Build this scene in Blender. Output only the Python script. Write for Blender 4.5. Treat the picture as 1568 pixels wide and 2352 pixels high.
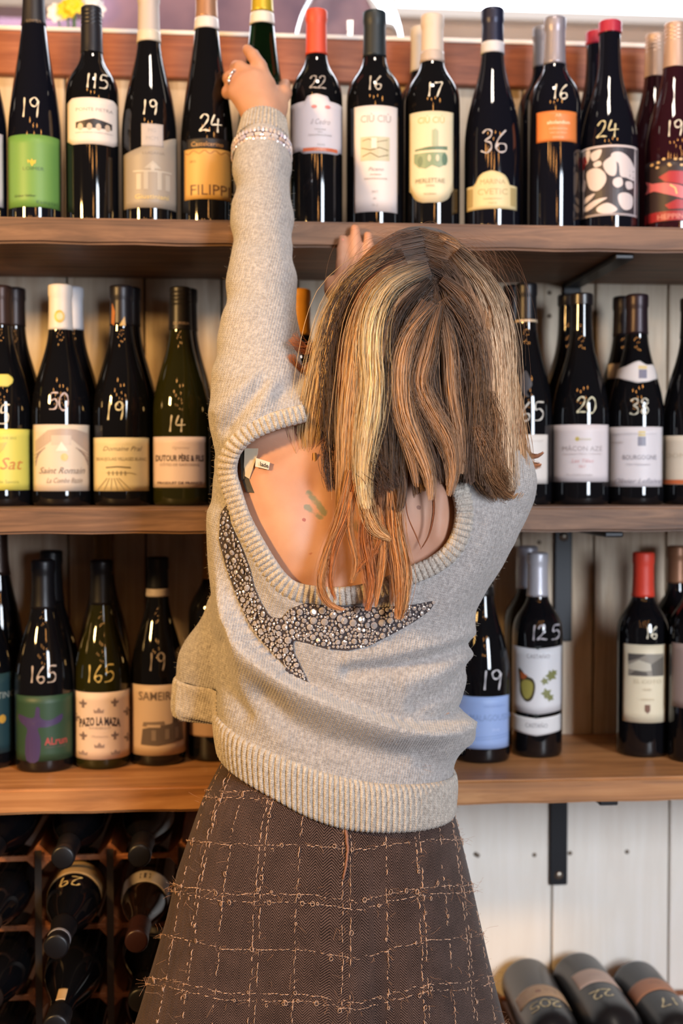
import bpy, bmesh, math, random
import numpy as np
from mathutils import Vector, Matrix, geometry
random.seed(7)
rng = np.random.default_rng(11)
PI = math.pi
SC = bpy.context.scene
COL = SC.collection
for o_ in list(bpy.data.objects):
    bpy.data.objects.remove(o_)

# ------------------------------------------------------------------ camera
FPX, FW, FH = 2900.0, 1568.0, 2352.0
CAMLOC = np.array([0.0, 0.0, 1.35])
YAW, PITCH = math.radians(4.67), math.radians(-1.797)
cd = bpy.data.cameras.new('camera')
cam = bpy.data.objects.new('camera', cd)
COL.objects.link(cam)
cam.location = CAMLOC
cam.rotation_euler = (PI / 2 + PITCH, 0, -YAW)
cd.sensor_fit = 'VERTICAL'
cd.sensor_height = 36.0
cd.lens = FPX / FH * 36.0
cd.clip_start = 0.05
cd.dof.use_dof = True
cd.dof.focus_distance = 1.38
cd.dof.aperture_fstop = 3.4
SC.camera = cam

# ------------------------------------------------------------------ world, lights, exposure
def lin(c):
    out = []
    for v in c[:3]:
        v = v / 255.0
        out.append(v / 12.92 if v <= 0.04045 else ((v + 0.055) / 1.055) ** 2.4)
    return tuple(out)

w = bpy.data.worlds.new('world')
SC.world = w
w.use_nodes = True
bgn = w.node_tree.nodes['Background']
bgn.inputs[0].default_value = (*lin((206, 186, 178)), 1)
bgn.inputs[1].default_value = 0.085

def area_light(name, loc, target, sx, sy, power, col):
    ld = bpy.data.lights.new(name, 'AREA')
    ld.shape = 'RECTANGLE'
    ld.size, ld.size_y = sx, sy
    ld.energy = power
    ld.color = col
    o = bpy.data.objects.new(name, ld)
    COL.objects.link(o)
    o.location = loc
    d = Vector(target) - Vector(loc)
    o.rotation_euler = d.to_track_quat('-Z', 'Y').to_euler()
    return o

# unseen and assumed: tall window behind the camera, right; warm lamp up left
k_ = area_light('assumed_window_daylight', (1.45, -1.35, 1.85), (0.50, 1.7, 0.95), 0.6, 1.3, 33, (0.82, 0.90, 1.0))  # unseen window assumed from bottle highlights; a bare area light, no opening modelled
k_.data.spread = math.radians(95)  # beam narrowed to keep the lower left dark
area_light('assumed_warm_lamp', (-1.30, 0.50, 1.95), (0.0, 1.55, 1.40), 0.2, 0.2, 46, (1.0, 0.58, 0.20))  # unseen lamp assumed from the warm light on the left arm and sweater
area_light('added_overhead_lamp', (0.15, 0.75, 2.95), (0.15, 1.35, 1.2), 0.25, 0.25, 15, (1.0, 0.86, 0.72))  # unseen lamp added to light the hair and sweater fold from above
area_light('added_back_room_fill', (0.9, 2.95, 3.7), (0.8, 3.6, 2.5), 1.2, 0.5, 22, (0.92, 0.95, 1.0))  # unseen lamp added to brighten the pale far wall and rim the bottles
SC.view_settings.view_transform = 'Standard'
SC.view_settings.look = 'None'
SC.view_settings.gamma = 1.0
SC.view_settings.use_curve_mapping = False
SC.view_settings.exposure = -0.12

# ------------------------------------------------------------------ pixel -> place helpers
_cy, _sy = math.cos(YAW), math.sin(YAW)
_cp, _sp = math.cos(PITCH), math.sin(PITCH)
FWD = np.array([_sy * _cp, _cy * _cp, _sp])
RGT = np.array([_cy, -_sy, 0.0])
UPV = np.cross(RGT, FWD)

def U(px, py, Y):
    """point of the plane y = Y seen at a photograph pixel"""
    d = FWD * FPX + RGT * (px - FW / 2) - UPV * (py - FH / 2)
    return CAMLOC + d * (Y / d[1])

def proj(P):
    P = np.asarray(P, float)
    q = P - CAMLOC
    z = q @ FWD
    return np.stack([FW / 2 + FPX * (q @ RGT) / z, FH / 2 - FPX * (q @ UPV) / z], -1)

def scale_at(p):
    return FPX / float((np.asarray(p) - CAMLOC) @ FWD)

# ------------------------------------------------------------------ materials
MATS = {}
def new_mat(name):
    m = bpy.data.materials.new(name)
    m.use_nodes = True
    nt = m.node_tree
    return m, nt, nt.nodes['Principled BSDF']

def plain(name, col, rough=0.5, metal=0.0, spec=0.5, coat=0.0, sheen=0.0, emit=None, estr=0.0, trans=0.0, ior=1.5, alpha=1.0):
    if name in MATS:
        return MATS[name]
    m, nt, b = new_mat(name)
    b.inputs['Base Color'].default_value = (*lin(col), 1)
    b.inputs['Roughness'].default_value = rough
    b.inputs['Metallic'].default_value = metal
    b.inputs['Specular IOR Level'].default_value = spec
    b.inputs['Coat Weight'].default_value = coat
    b.inputs['Coat Roughness'].default_value = 0.05
    b.inputs['Sheen Weight'].default_value = sheen
    b.inputs['Transmission Weight'].default_value = trans
    b.inputs['IOR'].default_value = ior
    if emit:
        b.inputs['Emission Color'].default_value = (*lin(emit), 1)
        b.inputs['Emission Strength'].default_value = estr
    MATS[name] = m
    return m

def N(nt, t, **kw):
    n = nt.nodes.new(t)
    for k, v in kw.items():
        setattr(n, k, v)
    return n

def ramp(nt, stops):
    r = nt.nodes.new('ShaderNodeValToRGB')
    e = r.color_ramp.elements
    while len(e) < len(stops):
        e.new(0.5)
    for el, (p, c) in zip(e, stops):
        el.position = p
        el.color = (*lin(c), 1)
    return r

def math_n(nt, op, a, b=None, c=None, clamp=False):
    n = nt.nodes.new('ShaderNodeMath')
    n.operation = op
    n.use_clamp = clamp
    for i, v in enumerate((a, b, c)):
        if v is None:
            continue
        if isinstance(v, (int, float)):
            n.inputs[i].default_value = v
        else:
            nt.links.new(v, n.inputs[i])
    return n.outputs[0]

def bump(nt, bsdf, height, strength=0.4, dist=0.001):
    bn = nt.nodes.new('ShaderNodeBump')
    bn.inputs['Strength'].default_value = strength
    bn.inputs['Distance'].default_value = dist
    nt.links.new(height, bn.inputs['Height'])
    nt.links.new(bn.outputs[0], bsdf.inputs['Normal'])
    return bn

def wood(name, c0, c1, c2, along='X', freq=1.0, rough=0.55, knots=True, bumpk=0.5):
    """streaked timber: grain runs along one axis, with a few knots"""
    if name in MATS:
        return MATS[name]
    m, nt, b = new_mat(name)
    L = nt.links.new
    tc = N(nt, 'ShaderNodeTexCoord')
    oi = N(nt, 'ShaderNodeObjectInfo')
    add = N(nt, 'ShaderNodeVectorMath', operation='ADD')
    sc = N(nt, 'ShaderNodeVectorMath', operation='SCALE')
    sc.inputs['Scale'].default_value = 17.0
    comb = N(nt, 'ShaderNodeCombineXYZ')
    for i in range(3):
        L(oi.outputs['Random'], comb.inputs[i])
    L(comb.outputs[0], sc.inputs[0])
    L(tc.outputs['Object'], add.inputs[0])
    L(sc.outputs[0], add.inputs[1])
    mp = N(nt, 'ShaderNodeMapping')
    s = {'X': (2.2, 34, 34), 'Y': (34, 2.2, 34), 'Z': (34, 34, 2.2)}[along]
    mp.inputs['Scale'].default_value = tuple(v * freq for v in s)
    L(add.outputs[0], mp.inputs[0])
    n1 = N(nt, 'ShaderNodeTexNoise')
    n1.inputs['Scale'].default_value = 1.6
    n1.inputs['Detail'].default_value = 7
    n1.inputs['Roughness'].default_value = 0.62
    n1.inputs['Distortion'].default_value = 1.1
    L(mp.outputs[0], n1.inputs['Vector'])
    n2 = N(nt, 'ShaderNodeTexNoise')
    n2.inputs['Scale'].default_value = 7.0
    n2.inputs['Detail'].default_value = 4
    L(add.outputs[0], n2.inputs['Vector'])
    mixf = math_n(nt, 'ADD', math_n(nt, 'MULTIPLY', n1.outputs[0], 0.72), math_n(nt, 'MULTIPLY', n2.outputs[0], 0.30))
    r = ramp(nt, [(0.34, c0), (0.5, c1), (0.66, c2)])
    L(mixf, r.inputs[0])
    out = r.outputs[0]
    if knots:
        vo = N(nt, 'ShaderNodeTexVoronoi')
        vo.inputs['Scale'].default_value = 7.0
        mp2 = N(nt, 'ShaderNodeMapping')
        mp2.inputs['Scale'].default_value = {'X': (.55, 1, 1), 'Y': (1, .55, 1), 'Z': (1, 1, .55)}[along]
        L(add.outputs[0], mp2.inputs[0])
        L(mp2.outputs[0], vo.inputs['Vector'])
        kr = ramp(nt, [(0.0, (255, 255, 255)), (0.09, (160, 160, 160)), (0.16, (0, 0, 0))])
        L(vo.outputs['Distance'], kr.inputs[0])
        mx = N(nt, 'ShaderNodeMix', data_type='RGBA')
        L(math_n(nt, 'MULTIPLY', kr.outputs[0], 0.65), mx.inputs[0])
        L(out, mx.inputs[6])
        mx.inputs[7].default_value = (*lin(tuple(v * 0.55 for v in c0)), 1)
        out = mx.outputs[2]
    L(out, b.inputs['Base Color'])
    b.inputs['Roughness'].default_value = rough
    bump(nt, b, n1.outputs[0], bumpk, 0.0012)
    MATS[name] = m
    return m

# ------------------------------------------------------------------ mesh helpers
def link(o, parent=None):
    COL.objects.link(o)
    if parent is not None:
        o.parent = parent
    return o

def smooth_all(me, on=True):
    me.polygons.foreach_set('use_smooth', [on] * len(me.polygons))

def mesh_obj(name, verts, faces, mat, parent=None, smooth=False):
    me = bpy.data.meshes.new(name)
    verts = np.asarray(verts, dtype=np.float64)
    if isinstance(faces, np.ndarray):
        nf, k = faces.shape
        me.vertices.add(len(verts))
        me.vertices.foreach_set('co', verts.astype(np.float32).ravel())
        me.loops.add(nf * k)
        me.loops.foreach_set('vertex_index', faces.astype(np.int32).ravel())
        me.polygons.add(nf)
        me.polygons.foreach_set('loop_start', (np.arange(nf) * k).astype(np.int32))
        me.update(calc_edges=True)
    else:
        me.from_pydata([tuple(v) for v in verts], [], faces)
        me.update()
    if smooth:
        smooth_all(me)
    if mat is not None:
        me.materials.append(mat)
    o = bpy.data.objects.new(name, me)
    return link(o, parent)

def empty(name, loc=(0, 0, 0), rz=0.0, parent=None):
    o = bpy.data.objects.new(name, None)
    o.empty_display_size = 0.05
    o.location = loc
    o.rotation_euler = (0, 0, rz)
    return link(o, parent)

def tag(o, label, cat, group=None, kind=None):
    if label:
        o['label'] = label
    if cat:
        o['category'] = cat
    if group:
        o['group'] = group
    if kind:
        o['kind'] = kind
    return o

def box_obj(name, lo, hi, mat, parent=None, bevel=0.0, seg=2):
    bm = bmesh.new()
    bmesh.ops.create_cube(bm, size=1.0)
    lo, hi = Vector(lo), Vector(hi)
    for v in bm.verts:
        v.co = Vector([(lo[i] + hi[i]) / 2 + v.co[i] * (hi[i] - lo[i]) for i in range(3)])
    if bevel:
        bmesh.ops.bevel(bm, geom=list(bm.edges), offset=bevel, segments=seg, affect='EDGES', profile=0.5)
    me = bpy.data.meshes.new(name)
    bm.to_mesh(me)
    bm.free()
    me.materials.append(mat)
    return link(bpy.data.objects.new(name, me), parent)

def lathe(profile, seg=40):
    """(r, z) profile -> verts, faces"""
    vs, fs = [], []
    n = len(profile)
    for r, z in profile:
        for k in range(seg):
            a = 2 * PI * k / seg
            vs.append((r * math.cos(a), r * math.sin(a), z))
    for i in range(n - 1):
        for k in range(seg):
            k2 = (k + 1) % seg
            fs.append((i * seg + k, i * seg + k2, (i + 1) * seg + k2, (i + 1) * seg + k))
    return vs, fs

def tube(path, rad, seg=8, closed=False):
    P = np.asarray(path, float)
    n = len(P)
    rad = np.broadcast_to(np.asarray(rad, float), (n,))
    if closed:
        T = np.roll(P, -1, 0) - np.roll(P, 1, 0)
    else:
        T = np.gradient(P, axis=0)
    T /= np.linalg.norm(T, axis=1)[:, None] + 1e-12
    ref = np.array([0, 0, 1.0]) if abs(T[0][2]) < 0.9 else np.array([1.0, 0, 0])
    vs = []
    for i in range(n):
        a = np.cross(T[i], ref)
        if np.linalg.norm(a) < 1e-4:
            a = np.cross(T[i], [0.3, 0.8, 0.1])
        a /= np.linalg.norm(a)
        b = np.cross(T[i], a)
        ref = np.cross(a, T[i]) if False else ref
        for k in range(seg):
            t = 2 * PI * k / seg
            vs.append(P[i] + rad[i] * (math.cos(t) * a + math.sin(t) * b))
    fs = []
    m = n if closed else n - 1
    for i in range(m):
        j = (i + 1) % n
        for k in range(seg):
            k2 = (k + 1) % seg
            fs.append((i * seg + k, i * seg + k2, j * seg + k2, j * seg + k))
    if not closed:
        fs.append(tuple(range(seg))[::-1])
        fs.append(tuple((n - 1) * seg + k for k in range(seg)))
    return vs, fs

def catmull(pts, n=8, closed=False):
    P = np.asarray(pts, float)
    m = len(P)
    out = []
    rngs = range(m) if closed else range(m - 1)
    for i in rngs:
        if closed:
            p0, p1, p2, p3 = P[(i - 1) % m], P[i], P[(i + 1) % m], P[(i + 2) % m]
        else:
            p0, p1, p2, p3 = P[max(i - 1, 0)], P[i], P[i + 1], P[min(i + 2, m - 1)]
        for k in range(n):
            t = k / n
            out.append(0.5 * ((2 * p1) + (-p0 + p2) * t + (2 * p0 - 5 * p1 + 4 * p2 - p3) * t * t + (-p0 + 3 * p1 - 3 * p2 + p3) * t ** 3))
    if not closed:
        out.append(P[-1])
    return np.array(out)
# ------------------------------------------------------------------ the setting
Y_FRONT, Y_BOT, Y_BACK, Y_WALL = 1.66, 1.772, 1.857, 1.945
Z1 = U(784, 509, Y_FRONT)[2]
Z2 = U(784, 1165, Y_FRONT)[2]
Z3 = U(784, 1799, Y_FRONT)[2]
TH1 = Z1 - U(784, 569, Y_FRONT)[2]
TH2 = Z2 - U(784, 1224, Y_FRONT)[2]
TH3 = Z3 - U(784, 1856, Y_FRONT)[2]
Z_CAP0, Z_CAP1 = U(784, 196, Y_WALL)[2], U(784, 99, Y_WALL)[2]

W_PLANK = wood('whitewashed_pine', (176, 150, 122), (205, 186, 162), (222, 208, 188), 'Z', 0.9, 0.6, True, 0.35)
W_LOW = wood('white_painted_pine', (232, 222, 210), (238, 230, 219), (243, 236, 228), 'Z', 0.8, 0.5, False, 0.15)
W_SHELF = wood('rustic_shelf_timber', (66, 47, 37), (108, 79, 60), (144, 108, 82), 'X', 1.0, 0.6, True, 0.6)
W_SHELF3 = wood('oiled_shelf_timber', (122, 80, 46), (166, 112, 66), (194, 140, 90), 'X', 0.9, 0.5, True, 0.4)
W_CAP = wood('reddish_rail_timber', (110, 58, 40), (146, 82, 56), (172, 106, 74), 'X', 1.2, 0.55, False, 0.4)
W_RACK = wood('rack_timber', (96, 54, 30), (132, 78, 44), (156, 98, 58), 'Y', 1.2, 0.6, False, 0.3)
IRON = plain('black_iron', (24, 25, 30), 0.45, 0.3)
STEEL = plain('screw_steel', (150, 140, 128), 0.35, 0.9)
GROOVE = plain('groove_dark', (70, 56, 44), 0.8)

XL, XR = -0.85, 1.25
wall = box_obj('wall_back', (XL, Y_WALL + 0.012, 0.0), (XR, Y_WALL + 0.04, Z_CAP1 - 0.002), GROOVE)
tag(wall, 'pale vertical timber boards behind the shelves', 'wall', kind='structure')

def plank_row(x0, wd, z0, z1, mat, gap=0.0028):
    xs = []
    x = x0
    while x > XL:
        x -= wd
    while x + wd * 0.5 < XR:
        xs.append(x)
        x += wd
    for x in xs:
        dz = rng.uniform(-0.0012, 0.0012)
        box_obj('plank', (x + gap / 2, Y_WALL + dz * 0.6 + 0.0012, z0), (x + wd - gap / 2, Y_WALL + 0.014, z1), mat, wall, 0.0022, 2)

plank_row(U(332, 800, Y_WALL)[0], 0.1165, Z3 - TH3 + 0.002, Z_CAP1 - 0.004, W_PLANK)
plank_row(U(1268, 2000, Y_WALL)[0], 0.190, 0.0, Z3 - TH3, W_LOW)
NAIL = plain('nail_head', (120, 104, 88), 0.5, 0.4)
for px, py in [(1097, 1965), (1227, 1964), (1440, 1957), (1309, 1960), (1262, 672), (1262, 726), (1238, 1246), (1092, 1962)]:
    p = U(px, py, Y_WALL)
    vs, fs = lathe([(0.0, -0.0008), (0.0032, -0.0008), (0.0036, 0.0), (0.0036, 0.003)], 10)
    o = mesh_obj('nail', [(v[0], v[2], v[1]) for v in vs], fs, NAIL, wall, True)
    o.location = (p[0], Y_WALL + 0.0008, p[2])

rail = box_obj('trim_1', (XL, Y_WALL - 0.016, Z_CAP0), (XR, Y_WALL + 0.004, Z_CAP1), W_CAP, None, 0.0025)
tag(rail, 'reddish timber rail along the top of the board wall', 'trim', kind='structure')
LEDGEM = plain('ledge_bloom_white', (238, 232, 230), 0.25)  # near-white colour stands in for the backlight bloom along the ledge edge
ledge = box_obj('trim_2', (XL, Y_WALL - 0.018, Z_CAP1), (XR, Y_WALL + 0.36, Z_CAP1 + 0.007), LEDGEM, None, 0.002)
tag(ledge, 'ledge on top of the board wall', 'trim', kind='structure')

FLOOR = wood('floor_timber', (70, 48, 34), (98, 70, 50), (120, 90, 64), 'Y', 0.7, 0.5, False, 0.2)
fl = box_obj('floor', (-2.4, -2.6, -0.06), (2.6, 4.4, 0.0), FLOOR)
tag(fl, 'brown timber floor', 'floor', kind='structure')

# room beyond the board wall: dark mauve wall, pale wall, two bright high windows
def noisy(name, c0, c1, scale, rough=0.8):
    m, nt, b = new_mat(name)
    n = N(nt, 'ShaderNodeTexNoise')
    n.inputs['Scale'].default_value = scale
    n.inputs['Detail'].default_value = 4
    tc = N(nt, 'ShaderNodeTexCoord')
    nt.links.new(tc.outputs['Object'], n.inputs['Vector'])
    r = ramp(nt, [(0.35, c0), (0.62, c1)])
    nt.links.new(n.outputs[0], r.inputs[0])
    nt.links.new(r.outputs[0], b.inputs['Base Color'])
    b.inputs['Roughness'].default_value = rough
    return m
YF = 3.6
MAUVE = noisy('dark_mauve_plaster', (120, 98, 118), (176, 138, 148), 5.0)
PALE = noisy('pale_plaster', (226, 208, 200), (240, 226, 218), 3.0)
xs_ = U(905, 40, YF)[0]
zb_ = U(1200, 46, YF)[2]
far_l = box_obj('wall_far_left', (-2.4, YF, 0.0), (xs_, YF + 0.1, 3.9), MAUVE)
tag(far_l, 'dark mauve far wall beyond the shelf wall', 'wall', kind='structure')
far_r = box_obj('wall_far_right', (xs_, YF, 0.0), (2.6, YF + 0.1, zb_), PALE)
tag(far_r, 'pale far wall under the bright high window', 'wall', kind='structure')
SKYM = plain('bright_sky', (255, 255, 255), 1.0, emit=(236, 242, 255), estr=7.0)
WFRAME = plain('white_window_paint', (232, 228, 226), 0.5)
def window(name, x0, x1, z0, z1, y, lab, mull):
    w_ = box_obj(name, (x0, y + 0.03, z0), (x1, y + 0.036, z1), SKYM)
    tag(w_, lab, 'window', kind='structure')
    t = 0.04
    for nm, a, b in (('window_sill', (x0 - 0.04, y - 0.05, z0 - 0.03), (x1 + 0.04, y + 0.05, z0)),
                     ('window_frame', (x0, y - 0.02, z1), (x1, y + 0.05, z1 + t)),
                     ('window_frame', (x0 - t, y - 0.02, z0), (x0, y + 0.05, z1 + t)),
                     ('window_frame', (x1, y - 0.02, z0), (x1 + t, y + 0.05, z1 + t))):
        box_obj(nm, a, b, WFRAME, w_, 0.003)
    for k in range(1, mull):
        xm = x0 + (x1 - x0) * k / mull
        box_obj('glazing_bar', (xm - 0.015, y - 0.01, z0), (xm + 0.015, y + 0.035, z1), WFRAME, w_, 0.003)
window('window_1', xs_ + 0.01, 2.4, zb_ + 0.012, 3.7, YF, 'wide bright high window at the upper right beyond the shelf wall', 1)
x0_ = U(-420, 0, YF - 0.1)[0]
window('window_2', x0_, U(196, 0, YF - 0.1)[0], U(90, 4, YF - 0.1)[2], 3.7, YF - 0.1, 'bright high window at the upper left beyond the shelf wall', 1)

# shelves
def shelf(ztop, th, mat, lab):
    bm = bmesh.new()
    bmesh.ops.create_cube(bm, size=1.0)
    for v in bm.verts:
        v.co = Vector((XL + 0.02 + (v.co.x + .5) * (XR - XL - 0.04), Y_FRONT + (v.co.y + .5) * (Y_WALL - Y_FRONT), ztop - th + (v.co.z + .5) * th))
    ed = [e for e in bm.edges if abs(e.verts[0].co.x - e.verts[1].co.x) > 1]
    bmesh.ops.subdivide_edges(bm, edges=ed, cuts=70, use_grid_fill=True)
    lone = [e for e in bm.edges if all(abs(v.co.y - Y_FRONT) < 1e-4 for v in e.verts) and abs(e.verts[0].co.z - e.verts[1].co.z) < 1e-5 and abs(e.verts[0].co.x - e.verts[1].co.x) > 1e-4]
    bmesh.ops.bevel(bm, geom=lone, offset=0.0035, segments=3, affect='EDGES')
    for v in bm.verts:
        if v.co.y < Y_FRONT + 0.01:
            v.co.y += 0.0006 * math.sin(v.co.x * 43 + ztop * 9) * math.sin(v.co.x * 17.3)
            if v.co.z < ztop - th * .5:
                v.co.z += 0.0006 * math.sin(v.co.x * 51 + 2)
    me = bpy.data.meshes.new('wall_shelf')
    bm.to_mesh(me); bm.free()
    smooth_all(me)
    me.set_sharp_from_angle(angle=math.radians(40))
    me.materials.append(mat)
    o = link(bpy.data.objects.new('wall_shelf', me))
    return tag(o, lab, 'shelf', 'wall shelves')
shelf(Z1, TH1, W_SHELF, 'top rough timber shelf, level with the crown of the woman')
shelf(Z2, TH2, W_SHELF, 'middle rough timber shelf, behind the back of the woman')
shelf(Z3, TH3, W_SHELF3, 'lowest timber shelf with a warm oiled top, level with her waist')

def bracket(px, ztop, zlow, lab, bolts, wpx=42):
    x = U(px, 1500, Y_WALL)[0]
    hw = wpx / 2 / 1480
    e = empty('shelf_bracket', (x, Y_WALL, ztop))
    tag(e, lab, 'bracket', 'black iron shelf brackets')
    box_obj('wall_plate', (-hw, -0.007, zlow - ztop), (hw, 0.001, 0), IRON, e, 0.002)
    box_obj('arm', (-hw * .92, -(Y_WALL - Y_FRONT) + 0.012, -0.008), (hw * .92, -0.004, -0.0005), IRON, e, 0.002)
    for zb in bolts:
        vs, fs = lathe([(0, 0.0035), (0.004, 0.0033), (0.0066, 0.0015), (0.0072, 0)], 14)
        o = mesh_obj('bolt', [(v[0], -v[2], v[1]) for v in vs], fs, STEEL, e, True)
        o.location = (0, -0.007, zb - ztop)
    return e
bracket(1307, Z1 - TH1, U(1300, 760, Y_WALL)[2], 'black iron bracket under the top shelf, on the right', [U(1310, 648, Y_WALL)[2]])
bracket(1290, Z2 - TH2, U(1290, 1472, Y_WALL)[2], 'black iron bracket under the middle shelf, on the right', [U(1290, 1232, Y_WALL)[2]])
bracket(1283, Z3 - TH3, U(1284, 2030, Y_WALL)[2], 'black iron bracket under the lowest shelf, against the white wall', [U(1284, 2007, Y_WALL)[2]])
bracket(-120, Z1 - TH1, Z1 - TH1 - 0.12, 'black iron bracket under the top shelf, on the left', [Z1 - TH1 - 0.06])

# things on the ledge beyond the board wall
GLASS = plain('clear_glass', (255, 255, 255), 0.02, trans=1.0, ior=1.45)
p = U(800, 99, 2.10)
zl = Z_CAP1 + 0.007
jr = 134 * 2.10 / FPX
jar = empty('glass_dome', (p[0], 2.10, zl))
tag(jar, 'large clear glass dome standing on the ledge behind the orange-capped bottle', 'glass dome')
prof = [(jr * 1.0, 0.001), (jr * 1.0, 0.01), (jr * .97, 0.03), (jr * .92, 0.06), (jr * .83, 0.09), (jr * .68, 0.12), (jr * .45, 0.142), (jr * .2, 0.15), (0.012, 0.152)]
inner = [(max(r - 0.004, 0.008), z - (0.003 if z > 0.1 else 0)) for r, z in prof][::-1]
vs, fs = lathe([tuple(q) for q in catmull(prof, 4)] + [tuple(q) for q in catmull(inner, 4)], 48)
mesh_obj('dome', vs, fs, GLASS, jar, True)
vs, fs = lathe([(0.006, 0.15), (0.007, 0.16), (0.014, 0.17), (0.015, 0.18), (0.009, 0.19), (0.0, 0.192)], 20)
mesh_obj('knob', vs, fs, GLASS, jar, True)

pf = U(170, 70, 2.12)
YEL = plain('yellow_petal', (238, 206, 40), 0.5)
WHT = plain('white_petal', (245, 243, 240), 0.5)
GRN = plain('stem_green', (70, 110, 60), 0.5)
pot = empty('potted_flowers', (pf[0], 2.12, zl))
tag(pot, 'small pot of white and yellow flowers on the ledge at the upper left', 'flowers')
vs, fs = lathe([(0, 0.0), (0.022, 0.0), (0.028, 0.02), (0.03, 0.03), (0.027, 0.03), (0.02, 0.01), (0, 0.008)], 20)
mesh_obj('pot', vs, fs, WFRAME, pot, True)
for k, (dx, dy, dz, m_) in enumerate([(-.014, 0, .092, YEL), (.004, -.01, .096, YEL), (.034, .0, .112, WHT), (-.036, .01, .090, WHT), (.044, .012, .098, WHT), (-.004, .012, .118, WHT)]):
    vs, fs = tube([(dx * .3, dy * .3, .01), (dx * .8, dy, dz)], 0.0015, 6)
    mesh_obj('stem', vs, fs, GRN, pot)
    V, F = [], []
    for j in range(7):
        a = 2 * PI * j / 7
        b0 = len(V)
        for (r_, wd, h_) in ((0.001, .002, 0), (.008, .006, .004), (.014, .004, .002), (.016, .0005, 0)):
            for s in (-1, 1):
                V.append((dx * .8 + r_ * math.cos(a) - s * wd * math.sin(a), dy - 0.004 - h_, dz + r_ * math.sin(a) + s * wd * math.cos(a)))
        for q in range(3):
            F.append((b0 + q * 2, b0 + q * 2 + 1, b0 + q * 2 + 3, b0 + q * 2 + 2))
    o = mesh_obj('flower', V, F, m_, pot)
    md = o.modifiers.new('thick', 'SOLIDIFY'); md.thickness = 0.001

# warm filament bulbs hanging over the shop floor behind the camera (unseen; assumed from orange points in the bottles, also give warm fill)
BULB = plain('lit_filament_bulb', (255, 190, 110), 0.3, emit=(255, 176, 96), estr=95.0)
SOCK = plain('bulb_socket', (40, 34, 30), 0.4, 0.6)
bulb_spots = [(-0.62, 0.05, 2.55), (-0.15, -0.35, 2.6), (0.42, -0.25, 2.6), (1.05, 0.0, 2.5), (-1.1, -0.1, 2.4), (0.2, -1.3, 2.5), (0.9, -1.9, 2.35), (-0.75, -1.8, 2.3), (-0.9, -0.6, 2.45), (-0.45, -1.3, 2.55), (0.05, -0.9, 2.62), (0.35, -1.6, 2.4), (0.8, -0.7, 2.5), (1.2, -1.4, 2.6), (-1.3, -1.5, 2.3), (0.55, -2.2, 2.1), (-0.2, -2.2, 2.15)]
for i, (x, y, z) in enumerate(bulb_spots):
    e = empty('assumed_pendant_bulb', (x, y, z))
    tag(e, 'assumed glowing filament bulb hanging on a cord over the shop floor', 'bulb', 'assumed pendant bulbs over the shop floor')
    vs, fs = lathe([(0, -0.04), (0.012, -0.037), (0.02, -0.024), (0.022, -0.01), (0.019, 0.012), (0.013, 0.03), (0.012, 0.04)], 20)
    mesh_obj('bulb', vs, fs, BULB, e, True)
    vs, fs = lathe([(0.0, 0.07), (0.012, 0.068), (0.015, 0.06), (0.015, 0.038), (0.0, 0.036)], 16)
    mesh_obj('socket', vs, fs, SOCK, e, True)
    vs, fs = tube([(0, 0, 0.068), (0, 0, 3.2 - z)], 0.003, 6)
    mesh_obj('cord', vs, fs, SOCK, e)
# ------------------------------------------------------------------ bottles
PROF = {
 'bordeaux': [(1, 0), (1, .60), (.99, .632), (.945, .665), (.83, .698), (.66, .725), (.51, .748), (.43, .775), (.395, .81), (.38, .9), (.372, 1)],
 'burgundy': [(1, 0), (1, .41), (.99, .45), (.945, .495), (.865, .55), (.745, .61), (.61, .668), (.495, .722), (.42, .775), (.385, .83), (.37, .9), (.36, 1)],
 'flute': [(1, 0), (1, .36), (.985, .41), (.93, .475), (.835, .55), (.71, .63), (.585, .71), (.485, .785), (.42, .85), (.39, .91), (.375, 1)],
}
def glass_mat(name, col, rough=0.035):
    m, nt, b = new_mat(name)
    b.inputs['Base Color'].default_value = (*lin(col), 1)
    b.inputs['Roughness'].default_value = rough
    b.inputs['Specular IOR Level'].default_value = 0.55
    b.inputs['IOR'].default_value = 1.52
    return m
GL = {
 'black': glass_mat('dark_bottle_glass', (13, 13, 16)),
 'brown': glass_mat('brown_bottle_glass', (24, 15, 12)),
 'navy': glass_mat('blue_black_bottle_glass', (14, 15, 24)),
 'wine': glass_mat('wine_red_bottle_glass', (42, 16, 24)),
 'olive': glass_mat('olive_bottle_glass', (34, 34, 10)),
 'dusty': glass_mat('dusty_bottle_glass', (27, 26, 28), 0.3),
}
GL['green'] = plain('clear_green_bottle_glass', (8, 40, 12), 0.03, trans=0.85, ior=1.5)

def cmat(col, rough=0.42, metal=0.0):
    return plain('print_%d_%d_%d_%d_%d' % (*col, int(rough * 100), int(metal * 100)), col, rough, metal)

_tcache = {}
def text_mesh(s, bold=0.0, shear=0.0, spacing=1.0):
    key = (s, bold, shear, spacing)
    if key in _tcache:
        return _tcache[key]
    cu = bpy.data.curves.new('tmp_text', 'FONT')
    cu.body = s
    cu.align_x = 'CENTER'
    cu.size = 1.0
    cu.resolution_u = 2
    cu.offset = bold
    cu.shear = shear
    cu.space_character = spacing
    ob = bpy.data.objects.new('tmp_text', cu)
    COL.objects.link(ob)
    dg = bpy.context.evaluated_depsgraph_get()
    me = bpy.data.meshes.new_from_object(ob.evaluated_get(dg))
    V = np.array([v.co[:2] for v in me.vertices]) if len(me.vertices) else np.zeros((0, 2))
    F = [tuple(p.vertices) for p in me.polygons]
    bpy.data.objects.remove(ob)
    bpy.data.curves.remove(cu)
    bpy.data.meshes.remove(me)
    if len(V):
        V[:, 1] -= 0.36
    _tcache[key] = (V, F)
    return V, F

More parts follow.
